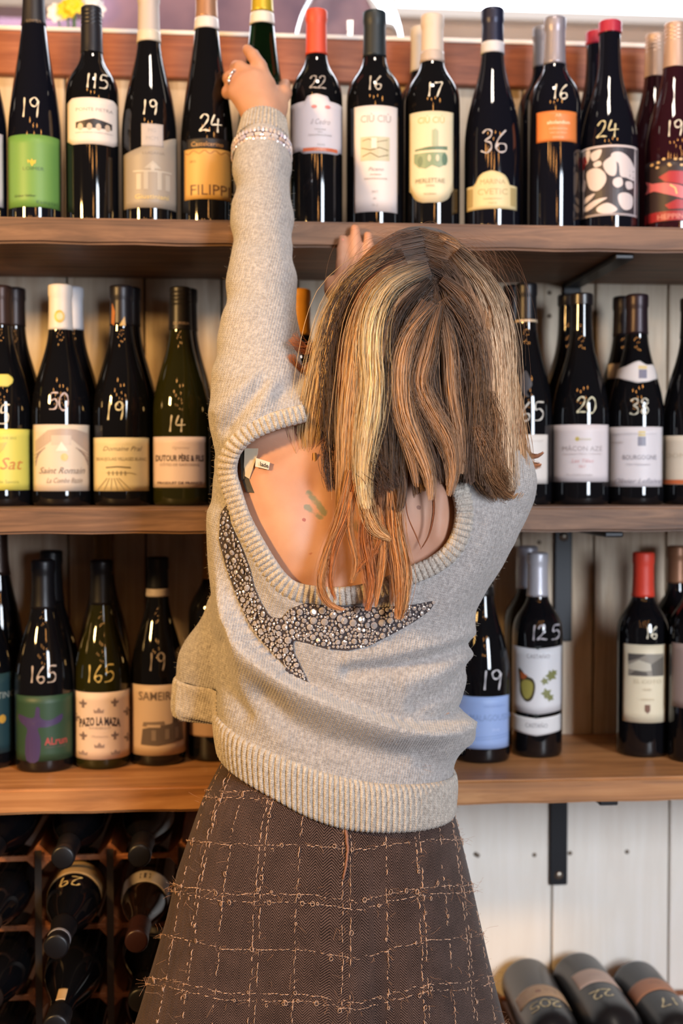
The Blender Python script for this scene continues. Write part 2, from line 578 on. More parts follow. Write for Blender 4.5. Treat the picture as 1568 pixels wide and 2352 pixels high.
DIG = {
 '0': [[(.3, 1), (.08, .75), (.05, .35), (.2, .03), (.42, .05), (.56, .4), (.5, .8), (.32, 1)]],
 '1': [[(.3, 1), (.29, .5), (.27, 0)]],
 '2': [[(.05, .76), (.2, .98), (.42, .94), (.46, .7), (.3, .38), (.04, .06), (.3, .08), (.6, .05)]],
 '3': [[(.08, .85), (.25, 1), (.45, .92), (.44, .7), (.22, .55), (.46, .45), (.5, .2), (.3, .02), (.05, .1)]],
 '4': [[(.2, 1), (.06, .45), (.3, .42), (.62, .44)], [(.42, .8), (.41, .4), (.4, 0)]],
 '5': [[(.55, .98), (.18, .96), (.14, .58), (.38, .62), (.54, .38), (.42, .08), (.06, .04)]],
 '6': [[(.42, 1), (.16, .6), (.08, .25), (.24, .02), (.46, .12), (.44, .36), (.2, .38), (.1, .24)]],
 '7': [[(.05, .92), (.3, .96), (.54, .95), (.4, .5), (.26, 0)]],
 '8': [[(.45, .85), (.25, 1), (.1, .8), (.3, .55), (.5, .28), (.32, .02), (.1, .18), (.3, .52), (.48, .78)]],
 '9': [[(.5, .82), (.32, 1), (.1, .84), (.16, .58), (.38, .56), (.5, .8), (.48, .4), (.44, 0)]],
 '.': [[(.12, .07), (.16, .03)]],
}

class Bottle:
    def __init__(s, root, kind, R, H, xc, rpx_of, z_of, rot180=False):
        s.e, s.kind, s.R, s.H, s.xc, s.k, s.z_of = root, kind, R, H, xc, rpx_of, z_of
        pts = PROF[kind]
        zz = np.linspace(0, 1, 60)
        rr = np.interp(zz, [p[1] for p in pts], [p[0] for p in pts])
        for _ in range(3):
            r2 = rr.copy(); r2[1:-1] = (rr[:-2] + 2 * rr[1:-1] + rr[2:]) / 4; rr = r2
        s.zz, s.rr = zz * H, rr * R
        s.flip = rot180

    def rad(s, z):
        return np.interp(z, s.zz, s.rr)

    def body(s, mat):
        prof = [(0, 0.004), (s.R * .7, 0.003), (s.R * .86, 0.0), (s.R * .95, 0.0012), (s.R * .99, 0.005)]
        prof += [(r, z) for r, z in zip(s.rr, s.zz) if z > 0.008 and z < s.H - 0.002]
        rt = s.rr[-1]
        prof += [(rt, s.H - 0.002), (rt * .7, s.H), (0, s.H)]
        vs, fs = lathe(prof, 44)
        return mesh_obj('glass_body', vs, fs, mat, s.e, True)

    def ring(s, name, z0, z1, mat, off, lip=None, top=False, n=14, parent=None, ridges=0):
        zs = np.linspace(z0, z1, n)
        prof = [(s.rad(z0) - 0.0003, z0)]
        for z in zs:
            r = s.rad(z) + off
            if lip and z > lip:
                r += 0.0011
            if ridges and z > s.H - 0.024:
                r -= 0.0005 * (1 if (s.H - z) > .004 and ((s.H - z) % .0055) < .0018 else 0)
            prof.append((r, z))
        if top:
            r = prof[-1][0]
            prof += [(r * .93, s.H + 0.0012), (r * .8, s.H + 0.002), (0, s.H + 0.002)]
        else:
            prof.append((s.rad(z1) - 0.0003, z1))
        vs, fs = lathe(prof, 36)
        return mesh_obj(name, vs, fs, mat, parent or s.e, True)

    def map(s, P, off):
        """photo pixels -> points on the glass"""
        P = np.asarray(P, float)
        z = np.clip(np.array([s.z_of(v) for v in P[:, 1]]), 0.002, s.H)
        r = s.rad(z)
        sn = np.clip((P[:, 0] - s.xc) / (r * s.k), -1.0, 1.0)
        ph = np.arcsin(sn)
        if s.flip:
            ph = ph + PI
        r = r + off
        return np.stack([r * np.sin(ph), -r * np.cos(ph), z], 1)

    def label(s, d):
        nx, ny = 22, 8
        x0, x1, y0, y1 = d['box']
        xs = np.linspace(x0, x1, nx)
        top = d.get('top'); bot = d.get('bot')
        V = []
        for j in range(ny + 1):
            for i, x in enumerate(xs):
                t = np.interp((x - x0) / (x1 - x0), [q[0] for q in top], [q[1] for q in top]) if top else y0
                b = np.interp((x - x0) / (x1 - x0), [q[0] for q in bot], [q[1] for q in bot]) if bot else y1
                V.append((x, t + (b - t) * j / ny))
        F = [(j * nx + i, j * nx + i + 1, (j + 1) * nx + i + 1, (j + 1) * nx + i) for j in range(ny) for i in range(nx - 1)]
        F = [f[::-1] for f in F]
        o = mesh_obj(d.get('name', 'label'), s.map(V, 0.0004), F, cmat(d['col'], d.get('rough', .5)), s.e, True)
        md = o.modifiers.new('paper', 'SOLIDIFY'); md.thickness = 0.0003; md.offset = 1
        if 'desc' in d:
            o['label'] = d['desc']
        s.art(d.get('art', []), o, 0.00085)
        return o

    def art(s, items, parent, off):
        by = {}
        for it in items:
            t, col = it[0], it[-1]
            nm = 'lettering' if t == 'text' else 'motif'
            V, F = by.setdefault((nm, col), ([], []))
            b0 = len(V)
            if t == 'text':
                _, st, x, y, h = it[:5]
                op = it[5] if len(it) > 6 else {}
                tv, tf = text_mesh(st, op.get('bold', 0.0), op.get('shear', 0.0), op.get('sp', 1.0))
                if not len(tv):
                    continue
                hh = h / 0.72
                wx = op.get('w', None)
                kx = hh
                if wx:
                    kx = wx / max(tv[:, 0].max() - tv[:, 0].min(), 1e-6)
                ar = op.get('arch', 0.0)
                P = [(x + v[0] * kx, y - v[1] * hh + ar * (v[0] * kx) ** 2) for v in tv]
                V += P
                F += [tuple(b0 + i for i in f) for f in tf]
            elif t in ('poly', 'rect', 'disc'):
                if t == 'rect':
                    _, a, b, c, d_ = it[:5]
                    pts = [(a, b), (c, b), (c, d_), (a, d_)]
                elif t == 'disc':
                    _, a, b, ra, rb = it[:5]
                    pts = [(a + ra * math.cos(q * PI / 9), b + rb * math.sin(q * PI / 9)) for q in range(18)]
                else:
                    pts = it[1]
                tri = geometry.tessellate_polygon([[Vector((p[0], p[1], 0)) for p in pts]])
                V += list(pts)
                F += [tuple(b0 + i for i in f) for f in tri]
            elif t == 'line':
                P = np.asarray(it[1], float)
                wd = it[2] / 2
                T = np.gradient(P, axis=0)
                T /= np.linalg.norm(T, axis=1)[:, None] + 1e-9
                Nn = np.stack([-T[:, 1], T[:, 0]], 1)
                for q in range(len(P)):
                    V.append(tuple(P[q] + Nn[q] * wd)); V.append(tuple(P[q] - Nn[q] * wd))
                F += [(b0 + 2 * q, b0 + 2 * q + 1, b0 + 2 * q + 3, b0 + 2 * q + 2) for q in range(len(P) - 1)]
        for n, ((nm, col), (V, F)) in enumerate(by.items()):
            if not F:
                continue
            bm = bmesh.new()
            bv = [bm.verts.new((v[0], v[1], 0)) for v in V]
            for f in F:
                if len(set(f)) > 2:
                    try:
                        bm.faces.new([bv[i] for i in f])
                    except ValueError:
                        pass
            for _ in range(4):
                lg = [e for e in bm.edges if abs(e.verts[0].co.x - e.verts[1].co.x) > 9]
                if not lg:
                    break
                bmesh.ops.subdivide_edges(bm, edges=lg, cuts=1)
                bmesh.ops.triangulate(bm, faces=[f for f in bm.faces if len(f.verts) > 3])
            bm.verts.index_update()
            VV = [v.co[:2] for v in bm.verts]
            FF = [tuple(v.index for v in f.verts) for f in bm.faces]
            bm.free()
            mt = cmat(col, 0.45)
            mesh_obj(nm, s.map(VV, off + 0.00012 * n), FF, mt, parent, False)

    def price(s, txt, x, y, h, col=(226, 218, 200), th=3.3, slant=0.05, gap=.62, parent=None):
        wtot = sum((.3 if c == '.' else (.42 if c == '1' else gap)) for c in txt)
        cx = x - wtot * h / 2
        V, F = [], []
        for c in txt:
            adv = .3 if c == '.' else (.42 if c == '1' else gap)
            for st in DIG[c]:
                jit = [(px + random.uniform(-.02, .02), py + random.uniform(-.02, .02)) for px, py in st]
                P = catmull(jit, 6)
                P = np.array([(cx + (q[0] - .3 + adv / 2 + .0) * h + (q[1] - .5) * slant * h, y + (.5 - q[1]) * h) for q in P])
                T = np.gradient(P, axis=0); T /= np.linalg.norm(T, axis=1)[:, None] + 1e-9
                Nn = np.stack([-T[:, 1], T[:, 0]], 1)
                b0 = len(V)
                for q in range(len(P)):
                    ww = th / 2 * (0.85 + 0.3 * math.sin(q * .7))
                    V.append(tuple(P[q] + Nn[q] * ww)); V.append(tuple(P[q] - Nn[q] * ww))
                F += [(b0 + 2 * q, b0 + 2 * q + 1, b0 + 2 * q + 3, b0 + 2 * q + 2) for q in range(len(P) - 1)]
            cx += adv * h
        o = mesh_obj('price_marking', s.map(V, 0.0005), F, plain('price_pen_%d_%d_%d' % col, col, 0.6), parent or s.e)
        o['label'] = 'handwritten price %s' % txt
        return o

PLACED = []
def shelf_bottle(x, top, wpx, kind, zs, glass='black', Y=Y_BOT, cap=None, bands=(), labels=(), price=None, lab='', grp=None, base=None, art=()):
    """x, top, widths in photo pixels; zs = height of the shelf"""
    if base is not None:      # base seen on the shelf top: find its depth from where it stands
        lo, hi = Y_FRONT, Y_WALL
        for _ in range(30):
            mid = (lo + hi) / 2
            if U(x, base, mid)[2] > zs:
                lo = mid
            else:
                hi = mid
        Y = lo + wpx / 2 * lo / FPX
    p0 = U(x, 1176, Y)
    k = scale_at(p0)
    R = min(wpx * .975 / 2 / k, 0.0405)
    k *= wpx / 2 / k / R
    for _ in range(80):
        bad = False
        for (qx, qy, qr, qz) in PLACED:
            if qz == zs and math.hypot(qx - p0[0], qy - Y) < qr + R + .0006:
                bad = True
        if not bad:
            break
        if Y > Y_BOT + .06 and Y < Y_WALL - R - .002:
            Y += .002
            p0 = U(x, 1176, Y)
        elif R > .0345:
            R -= .0004
        else:
            break
    k = scale_at(p0) * (wpx / 2 / scale_at(p0)) / R
    PLACED.append((p0[0], Y, R, zs))
    H = U(x, top, Y - R * .3)[2] - zs
    e = empty('wine_bottle', (p0[0], Y, zs), -math.atan2(p0[0], Y))
    tag(e, lab, 'bottle', grp)
    b = Bottle(e, kind, R, H, x, k, lambda py: U(x, py, Y - R * .93)[2] - zs)
    b.body(GL[glass])
    zy = lambda py: U(x, py, Y - b.rad(U(x, py, Y)[2] - zs))[2] - zs
    if cap:
        col, yb, style = cap[:3]
        met = {'foil': .35, 'matt': 0.0, 'screw': .3, 'wax': 0.0}[style]
        rg = {'foil': .38, 'matt': .5, 'screw': .4, 'wax': .3}[style]
        mt = plain('capsule_%d_%d_%d_%s' % (*col, style), col, rg, met)
        b.ring('capsule', max(zy(yb), 0.05), H, mt, 0.0007, lip=(H - 0.016 if style != 'screw' else None), top=True, n=70 if style == 'screw' else 16, ridges=1 if style == 'screw' else 0)
    for y0, y1, col in bands:
        b.ring('neck_band', zy(y1), zy(y0), cmat(col, .4), 0.0012, n=5)
    for d in labels:
        b.label(d)
    if art:
        b.art(list(art), e, 0.0014)
    if price:
        b.price(*price)
    return b
# ------------------------------------------------------------------ the bottles of the three shelves
WH, CR, GY, DK = (226, 214, 206), (226, 214, 186), (150, 142, 138), (44, 38, 40)
G1, G2, G3 = 'bottles on the top shelf', 'bottles on the middle shelf', 'bottles on the lowest shelf'
def L(box, col, art=(), **kw):
    return dict(box=box, col=col, art=list(art), **kw)
def T(s, x, y, h, col, **kw):
    return ('text', s, x, y, h, kw, col)
def arches(x0, x1, y0, y1, col, hole):
    out = [('poly', [(x0, y1), (x0, y0 + 8), ((x0 + x1) / 2, y0), (x1, y0 + 8), (x1, y1)], col)]
    n = 4
    w_ = (x1 - x0) / n
    for i in range(n):
        c = x0 + w_ * (i + .5)
        out.append(('disc', c, y1 - 3, w_ * .3, 8, hole))
    return out

# ---- top shelf
shelf_bottle(-42, -20, 132, 'burgundy', Z1, 'navy', cap=((30, 28, 34), 90, 'foil'), labels=[L((-100, 12, 300, 470), (214, 204, 208))],
             lab='dark bottle with a plain white label, cut by the left edge of the top shelf', grp=G1)
shelf_bottle(86, -52, 134, 'flute', Z1, 'navy', cap=((26, 25, 34), 52, 'matt'), art=[T('LOIMER', 86, 37, 7, (130, 110, 90))],
    labels=[L((22, 147, 310, 476), (104, 150, 74), [
        ('poly', [(79, 384), (73, 371), (70, 377), (68, 368), (76, 371), (79, 365), (82, 371), (89, 368), (87, 377), (84, 376)], (214, 178, 60)),
        T('LOIMER', 82, 388, 8, (60, 92, 52), w=50), T('Grüner Veltliner', 62, 450, 6, (52, 70, 44), shear=.3, w=50), T('Kamptal', 114, 464, 8, (60, 92, 52), w=50, sp=1.2)])],
    price=('19', 76, 246, 46), lab='tall dark bottle with a bright green label and price 19', grp=G1)
shelf_bottle(217, 14, 124, 'bordeaux', Z1, 'black', cap=((28, 30, 40), 116, 'screw'),
    labels=[L((162, 275, 224, 333), WH, [T('PONTE PIETRA', 222, 252, 8, (150, 138, 136), w=82)] + arches(181, 261, 273, 295, DK, (196, 176, 158)) + [T('GARGANEGA CHARDONNAY', 222, 305, 4, (150, 138, 136), w=84)],
              top=[(0, 234), (.08, 225), (.92, 225), (1, 234)], bot=[(0, 322), (.1, 332), (.9, 332), (1, 324)])],
    price=('115', 228, 185, 36), lab='screw-capped bottle with a white bridge label and price 11.5', grp=G1)
shelf_bottle(347, -26, 128, 'burgundy', Z1, 'black', cap=((186, 176, 172), 92, 'matt'), bands=[(66, 92, (206, 196, 180))],
    labels=[L((289, 410, 305, 478), (152, 142, 130), [T('LUGANA', 356, 352, 6, (120, 110, 102), w=50), ('rect', 310, 392, 396, 396, (176, 168, 156)), ('rect', 318, 400, 328, 436, (172, 164, 152)), ('rect', 334, 396, 344, 436, (172, 164, 152)), ('rect', 350, 378, 358, 392, (180, 172, 160)),
              ('rect', 364, 396, 374, 436, (172, 164, 152)), ('rect', 382, 400, 392, 436, (172, 164, 152)), ('poly', [(334, 388), (354, 370), (374, 388)], (172, 164, 152)), T('Giustiniani', 352, 452, 11, (206, 180, 120), w=74, bold=.01)],
              top=[(0, 352), (.34, 338), (.35, 338), (.72, 322), (.74, 322), (1, 306)]),
            L((329, 378, 285, 338), (176, 168, 166), [T('MG', 353, 300, 9, (156, 150, 150)), T('MCM', 353, 318, 9, (156, 150, 150))], name='crest_label')],
    price=('19', 348, 246, 36), lab='dark bottle with a slanted grey label and a small square crest label', grp=G1)
shelf_bottle(478, -34, 124, 'flute', Z1, 'black', cap=((166, 126, 100), 36, 'foil'), bands=[(36, 62, (214, 206, 204))],
    labels=[L((427, 533, 342, 458), (204, 160, 88), [('line', [(430 + i * 5, 350 + 4 * math.sin(i * 1.3)) for i in range(21)], 2.5, (160, 112, 60)), T('2012', 446, 371, 5, (120, 84, 50)), T('FILIPPI', 485, 436, 25, (96, 62, 40), w=88)]),
            L((432, 528, 318, 341), (26, 22, 26), [T('Castelcerino', 478, 331, 11, (190, 142, 84), w=72, shear=.1)], name='name_strip')],
    price=('24', 486, 283, 40), lab='tall dark bottle with a tan paper label, left of the reaching hand', grp=G1)
held = shelf_bottle(604, -62, 120, 'flute', Z1, 'green', cap=((196, 170, 50), 22, 'foil'), bands=[(24, 50, (216, 210, 200))], Y=1.795,
    lab='tall clear green bottle with a gold capsule, held by the neck by the woman', grp=G1)
shelf_bottle(727, 21, 122, 'bordeaux', Z1, 'black', cap=((206, 74, 50), 121, 'matt'),
    labels=[L((667, 786, 232, 350), (216, 208, 214), [T('il Cedro', 735, 280, 13, (150, 140, 146), shear=.35, w=44), T('TOSCANA', 735, 298, 4, GY), T('2016', 735, 304, 4, GY), T('DENOMINAZIONE', 735, 311, 4, GY, w=52), T('ROSSO', 738, 333, 4, GY), ('rect', 697, 340, 774, 348, (206, 106, 70)), T('CAMPO', 735, 344, 5, (236, 190, 160), w=26),
              ('disc', 722, 246, 6, 4, (204, 128, 128)), ('disc', 752, 246, 6, 4, (204, 128, 128))],
              top=[(0, 234), (.29, 232), (.30, 222), (.40, 219), (.5, 216), (.62, 219), (.72, 222), (.74, 232), (1, 234)], bot=[(0, 346), (.23, 346), (.24, 353), (.9, 353), (.92, 346), (1, 346)])],
    price=('22', 731, 188, 32, (150, 142, 138)), lab='bottle with an orange-red capsule and white label with an orange strip', grp=G1)
shelf_bottle(859, 24, 132, 'bordeaux', Z1, 'black', cap=((22, 34, 42), 126, 'matt'),
    labels=[L((813, 911, 243, 487), (222, 212, 210), [T('CIÙ CIÙ', 862, 273, 17, (170, 162, 158), w=68, bold=.015), ('rect', 828, 315, 893, 370, (196, 188, 160)), ('line', [(832, 324), (846, 320), (862, 328), (888, 322)], 2, (128, 118, 86)), ('line', [(830, 340), (850, 346), (870, 340), (890, 346)], 2.5, (128, 118, 86)), ('line', [(832, 360), (850, 352), (868, 362), (890, 356)], 2.5, (128, 118, 86)), ('rect', 852, 318, 864, 342, (226, 220, 206)),
              T('Piceno', 862, 389, 9, (150, 142, 142), shear=.3), T('PATERNO', 862, 402, 4, GY), T('DENOMINAZIONE', 862, 411, 4, GY, w=50), T('2017', 860, 441, 5, (170, 160, 158)), T('alc', 860, 456, 5, (170, 160, 158)), T('75 cl', 860, 472, 5, (170, 160, 158))])],
    price=('16', 861, 189, 35, (186, 178, 166)), lab='bottle with a black capsule and a tall narrow white label', grp=G1)
shelf_bottle(990, 32, 130, 'bordeaux', Z1, 'black', cap=((212, 194, 180), 138, 'matt'), bands=[(113, 137, (190, 174, 164))],
    labels=[L((939, 1038, 256, 466), (220, 208, 176), [T('CIÙ CIÙ', 988, 276, 15, (212, 180, 122), w=60, bold=.02), ('poly', [(952, 346), (952, 342), (982, 338), (1024, 336), (1024, 344)], (96, 120, 96)), ('poly', [(950, 352), (1020, 350), (1020, 378), (1006, 386), (990, 380), (976, 388), (960, 384), (950, 372)], (136, 154, 122)), ('poly', [(990, 336), (990, 300), (998, 296), (1004, 302), (1004, 336)], (170, 178, 146)),
              ('disc', 1018, 366, 6, 14, (86, 114, 92)), ('disc', 964, 370, 5, 12, (96, 122, 98)), ('disc', 984, 364, 4, 8, (206, 198, 166)), ('disc', 1002, 364, 4, 8, (206, 198, 166)), T('MERLETTAIE', 986, 415, 11, (150, 140, 110), w=64), T('OFFIDA', 986, 427, 4, (150, 140, 110)), T('PECORINO', 986, 446, 4, (150, 140, 110))],
              bot=[(0, 436), (.04, 438), (.08, 450), (.16, 460), (.3, 466), (.7, 466), (.84, 460), (.93, 450), (.96, 438), (1, 434)])],
    price=('17', 996, 205, 36), lab='bottle with a cream capsule and a cream label drawn with a green building', grp=G1)
shelf_bottle(966, 60, 126, 'bordeaux', Z1, 'black', Y=Y_BACK + .012, cap=((200, 190, 182), 160, 'matt'), lab='cream-capped bottle standing behind the bottle priced 17', grp=G1)
shelf_bottle(1127, 17, 130, 'burgundy', Z1, 'navy', cap=((34, 38, 62), 94, 'foil'), bands=[(92, 118, (206, 204, 210))],
    labels=[L((1068, 1183, 393, 480), (214, 198, 152), [T('MARINA', 1128, 417, 12, (166, 148, 104), w=56), T('CVETIC', 1128, 440, 14, (176, 158, 112), w=66), T('montepulciano', 1128, 456, 5, (166, 148, 104)), T('riserva', 1128, 466, 5, (166, 148, 104)), ('rect', 1071, 430, 1084, 472, (176, 156, 108)), ('rect', 1168, 430, 1180, 472, (176, 156, 108))],
              top=[(0, 424), (.18, 424), (.2, 412), (.26, 402), (.34, 396), (.5, 392), (.66, 396), (.76, 402), (.83, 412), (.85, 424), (1, 425)])],
    price=('36', 1132, 325, 54, (190, 184, 186)), lab='dark bottle with a low cream label with an arched top, price 36', grp=G1)
shelf_bottle(1268, 38, 122, 'bordeaux', Z1, 'navy', cap=((156, 150, 160), 143, 'foil'),
    labels=[L((1228, 1318, 255, 325), (216, 124, 62), [T('AR', 1277, 265, 8, (240, 190, 150)), T('altolandon', 1277, 281, 8, (246, 216, 180), w=50, bold=.02), T('milhistorias', 1277, 295, 6, (240, 190, 150), w=40), T('VINO DE PAGO', 1277, 305, 4, (240, 190, 150)), T('ESPANA', 1277, 316, 5, (240, 190, 150))])],
    price=('16', 1282, 210, 36), lab='bottle with a silver capsule and a small orange label', grp=G1)
shelf_bottle(1242, 60, 120, 'bordeaux', Z1, 'navy', Y=Y_BACK, cap=((150, 148, 156), 150, 'foil'), lab='silver-capped bottle standing behind the orange-labelled bottle', grp=G1)
rocks = [[(1335, 345), (1350, 340), (1348, 362), (1338, 372)], [(1352, 348), (1376, 342), (1370, 362), (1356, 366)], [(1344, 388), (1366, 384), (1384, 398), (1386, 418), (1370, 436), (1352, 432), (1344, 412)], [(1358, 372), (1372, 368), (1376, 378), (1362, 382)],
         [(1380, 374), (1394, 362), (1404, 358), (1410, 378), (1408, 402), (1396, 404), (1384, 392)], [(1400, 352), (1420, 350), (1440, 364), (1452, 390), (1450, 412), (1432, 408), (1418, 404), (1414, 376), (1398, 366)], [(1404, 412), (1420, 408), (1424, 424), (1412, 432), (1402, 424)], [(1430, 418), (1444, 416), (1446, 430), (1434, 434)],
         [(1414, 448), (1430, 442), (1446, 450), (1444, 476), (1428, 482), (1416, 468)], [(1334, 474), (1360, 458), (1390, 454), (1370, 466), (1346, 480)], [(1366, 476), (1390, 466), (1412, 480), (1400, 490), (1372, 488)], [(1336, 404), (1341, 414), (1338, 432), (1333, 428)], [(1340, 448), (1362, 442), (1350, 456), (1336, 462)]]
shelf_bottle(1393, 46, 136, 'burgundy', Z1, 'navy', cap=((176, 48, 70), 70, 'wax'),
    labels=[L((1329, 1458, 333, 495), (216, 204, 206), [('poly', [(1331, 338), (1456, 338), (1456, 490), (1331, 490)], (58, 52, 58))] + [('poly', [tuple(q) for q in catmull(r_, 3, True)], (212, 200, 200)) for r_ in rocks] + [('poly', [(1332, 352), (1340, 350), (1344, 366), (1334, 384)], (150, 44, 46))])],
    price=('24', 1389, 295, 40, (208, 198, 158)), lab='red-tipped bottle with a black and white boulder label, price 24', grp=G1)
shelf_bottle(1363, 70, 130, 'burgundy', Z1, 'navy', Y=Y_BACK, cap=((166, 44, 66), 97, 'wax'), lab='red-tipped bottle standing behind the boulder-labelled bottle', grp=G1)
shelf_bottle(1541, 50, 142, 'burgundy', Z1, 'wine', cap=((196, 166, 148), 150, 'screw'),
    labels=[L((1472, 1610, 364, 508), (46, 32, 36), [('rect', 1473, 484, 1609, 506, (150, 34, 42)), T('HEPPINGER', 1552, 496, 12, (196, 120, 110), w=100, bold=.02), ('poly', [(1474, 405), (1490, 416), (1520, 418), (1548, 424), (1600, 440), (1604, 456), (1560, 456), (1520, 444), (1494, 434), (1474, 436), (1480, 420)], (206, 104, 110)), ('poly', [(1505, 404), (1530, 392), (1600, 396), (1604, 436), (1560, 424), (1520, 416)], (170, 44, 56)), ('poly', [(1520, 470), (1548, 458), (1604, 464), (1604, 480), (1530, 480)], (160, 36, 46))] +
        [('disc', 1490 + 9 * i + 4 * math.sin(i * 2.1), 372 + 9 * math.sin(i * 1.7), 4, 3, (214, 176, 120)) for i in range(12)] + [('line', [(1532, 424), (1544, 432), (1548, 446)], 4, (226, 190, 130))])],
    price=('19', 1542, 293, 38), lab='wine-red bottle with a gold screw cap and a pink fish label at the right edge', grp=G1)
shelf_bottle(1497, 76, 136, 'burgundy', Z1, 'wine', Y=Y_BACK, cap=((196, 168, 150), 172, 'screw'), lab='gold-capped bottle standing behind the fish-labelled bottle', grp=G1)

# ---- middle shelf
shelf_bottle(4, 657, 148, 'burgundy', Z2, 'black', cap=((58, 40, 36), 746, 'foil'),
    labels=[L((-66, 73, 985, 1126), (214, 206, 96), [T('CAVE 2013', 20, 1006, 6, (150, 146, 60)), ('poly', [(-14, 1018), (18, 1016), (8, 1034), (-2, 1042)], (190, 182, 90)), T('Sat', 24, 1064, 28, (196, 126, 62), shear=.3, w=54), T('Vin de Savoie', 10, 1106, 8, (160, 156, 70), w=70)]),
            L((-30, 34, 858, 888), (206, 192, 92), name='neck_label', bot=[(0, 886), (.8, 888), (.95, 880), (1, 872)], top=[(0, 860), (.8, 858), (.95, 864), (1, 870)])],
    price=('15', 2, 952, 46), lab='dark bottle with a yellow label, cut by the left edge of the middle shelf', grp=G2)
shelf_bottle(36, 662, 140, 'burgundy', Z2, 'black', Y=Y_BACK, cap=((44, 34, 36), 748, 'foil'), lab='brown-capped bottle standing behind the yellow-labelled bottle', grp=G2)
shelf_bottle(142, 655, 148, 'burgundy', Z2, 'black', cap=((222, 214, 208), 756, 'matt'), art=[('disc', 140, 722, 12, 15, (206, 178, 84)), ('disc', 140, 722, 7, 9, (222, 208, 170))],
    labels=[L((75, 210, 975, 1128), (208, 194, 178), [('poly', [(80, 1040), (80, 1012), (110, 988), (140, 984), (176, 986), (206, 994), (206, 1040), (168, 1010), (120, 1012)], (176, 158, 146)), ('rect', 118, 1000, 165, 1022, (196, 182, 168)), ('poly', [(128, 1036), (142, 1014), (158, 1036)], (226, 216, 204)), ('disc', 149, 1050, 9, 9, (206, 184, 120))] +
        [('line', [(104 - 6 * i, 1028 + 4 * i), (78 + 1 * i, 1046 + 8 * i)], 1.6, (150, 130, 120)) for i in range(4)] + [('line', [(176 + 6 * i, 1028 + 4 * i), (206, 1044 + 8 * i)], 1.6, (150, 130, 120)) for i in range(4)] +
        [T('Saint Romain', 142, 1080, 15, (130, 112, 100), shear=.4, w=108), T('La Combe Bazin', 148, 1103, 12, (140, 122, 108), shear=.4, w=84)])],
    price=('50', 136, 922, 40, (190, 176, 180)), lab='dark bottle with a white capsule and a cream house label, price 50', grp=G2)
shelf_bottle(169, 660, 140, 'burgundy', Z2, 'black', Y=Y_BACK, cap=((206, 206, 214), 756, 'matt'), lab='white-capped bottle standing behind the bottle priced 50', grp=G2)
shelf_bottle(281, 657, 134, 'burgundy', Z2, 'black', cap=((30, 28, 34), 746, 'foil'), art=[('poly', [(276, 744), (288, 722), (290, 744)], (196, 160, 84)), ('poly', [(262, 690), (268, 712), (266, 744), (260, 738)], (170, 104, 50))],
    labels=[L((217, 342, 1005, 1128), (214, 200, 160), [T('Domaine Pral', 280, 1030, 11, (110, 98, 84), shear=.4, w=88), T('BEAUJOLAIS VILLAGES BLANC', 280, 1054, 8, (130, 116, 92), w=112), ('line', [(245, 1074), (270, 1072), (300, 1074)], 3, (110, 100, 80)), ('line', [(246, 1086), (300, 1086), (312, 1090)], 1.5, (140, 128, 100))] + [('rect', 250 + 9 * i, 1082, 253 + 9 * i, 1092, (140, 128, 100)) for i in range(5)] +
        [('line', [(262 + 5 * i - 14, 1098), (240 + 15 * i - 14, 1126)], 1.8, (140, 128, 100)) for i in range(6)])],
    price=('19', 266, 944, 42, (214, 206, 168)), lab='dark bottle with a black capsule and cream vineyard label, price 19 on the middle shelf', grp=G2)
shelf_bottle(300, 661, 128, 'burgundy', Z2, 'black', Y=Y_BACK, cap=((26, 25, 30), 748, 'foil'), lab='black-capped bottle standing behind the cream vineyard label bottle', grp=G2)
shelf_bottle(416, 660, 132, 'burgundy', Z2, 'olive', cap=((27, 27, 33), 756, 'screw'), art=[T('DUTOUR', 418, 738, 6, (186, 166, 160))],
    labels=[L((353, 472, 1003, 1120), (214, 194, 190), [T('Vignerons', 414, 1028, 7, (176, 158, 156), shear=.3), T('DUTOUR PÈRE & FILS', 413, 1052, 14, (66, 52, 56), w=108, bold=.03), T('CÔTES DE GASCOGNE', 413, 1067, 6, (140, 122, 122), w=88), T('PRODUIT DE FRANCE', 413, 1109, 6, (90, 72, 76), w=100, bold=.02)])],
    price=('14', 406, 973, 38, (200, 192, 176)), lab='olive glass bottle with a pinkish label reading PÈRE & FILS, price 14', grp=G2)
shelf_bottle(430, 664, 124, 'burgundy', Z2, 'black', Y=Y_BACK, cap=((24, 24, 28), 758, 'foil'), lab='black-capped bottle standing behind the bottle priced 14', grp=G2)
shelf_bottle(548, 662, 130, 'burgundy', Z2, 'black', cap=((27, 27, 31), 756, 'foil'), lab='dark bottle mostly hidden behind the raised sleeve on the middle shelf', grp=G2)
shelf_bottle(688, 665, 126, 'bordeaux', Z2, 'black', cap=((206, 142, 40), 768, 'matt'), lab='bottle with a mustard yellow capsule between the sleeve and the hair', grp=G2)
shelf_bottle(1206, 652, 124, 'burgundy', Z2, 'black', cap=((26, 26, 31), 735, 'foil'), bands=[(664, 671, (206, 176, 104)), (733, 739, (196, 176, 150))],
    labels=[L((1150, 1256, 998, 1111), (214, 206, 200), [T('Châteauneuf', 1222, 1012, 6, (190, 176, 168), shear=.3)])],
    art=[('poly', [tuple(q) for q in catmull([(1196, 860), (1206, 850), (1214, 866), (1220, 884), (1208, 900), (1214, 912), (1202, 906), (1194, 884)], 3, True)], (40, 40, 48))],
    price=('65', 1221, 945, 44, (206, 200, 190)), lab='gold-ringed black-capped bottle just right of the hair on the middle shelf', grp=G2)
shelf_bottle(1177, 656, 120, 'burgundy', Z2, 'black', Y=Y_BACK, cap=((26, 26, 31), 738, 'foil'), bands=[(668, 675, (196, 150, 90))], lab='gold-ringed bottle standing behind the other gold-ringed bottle', grp=G2)
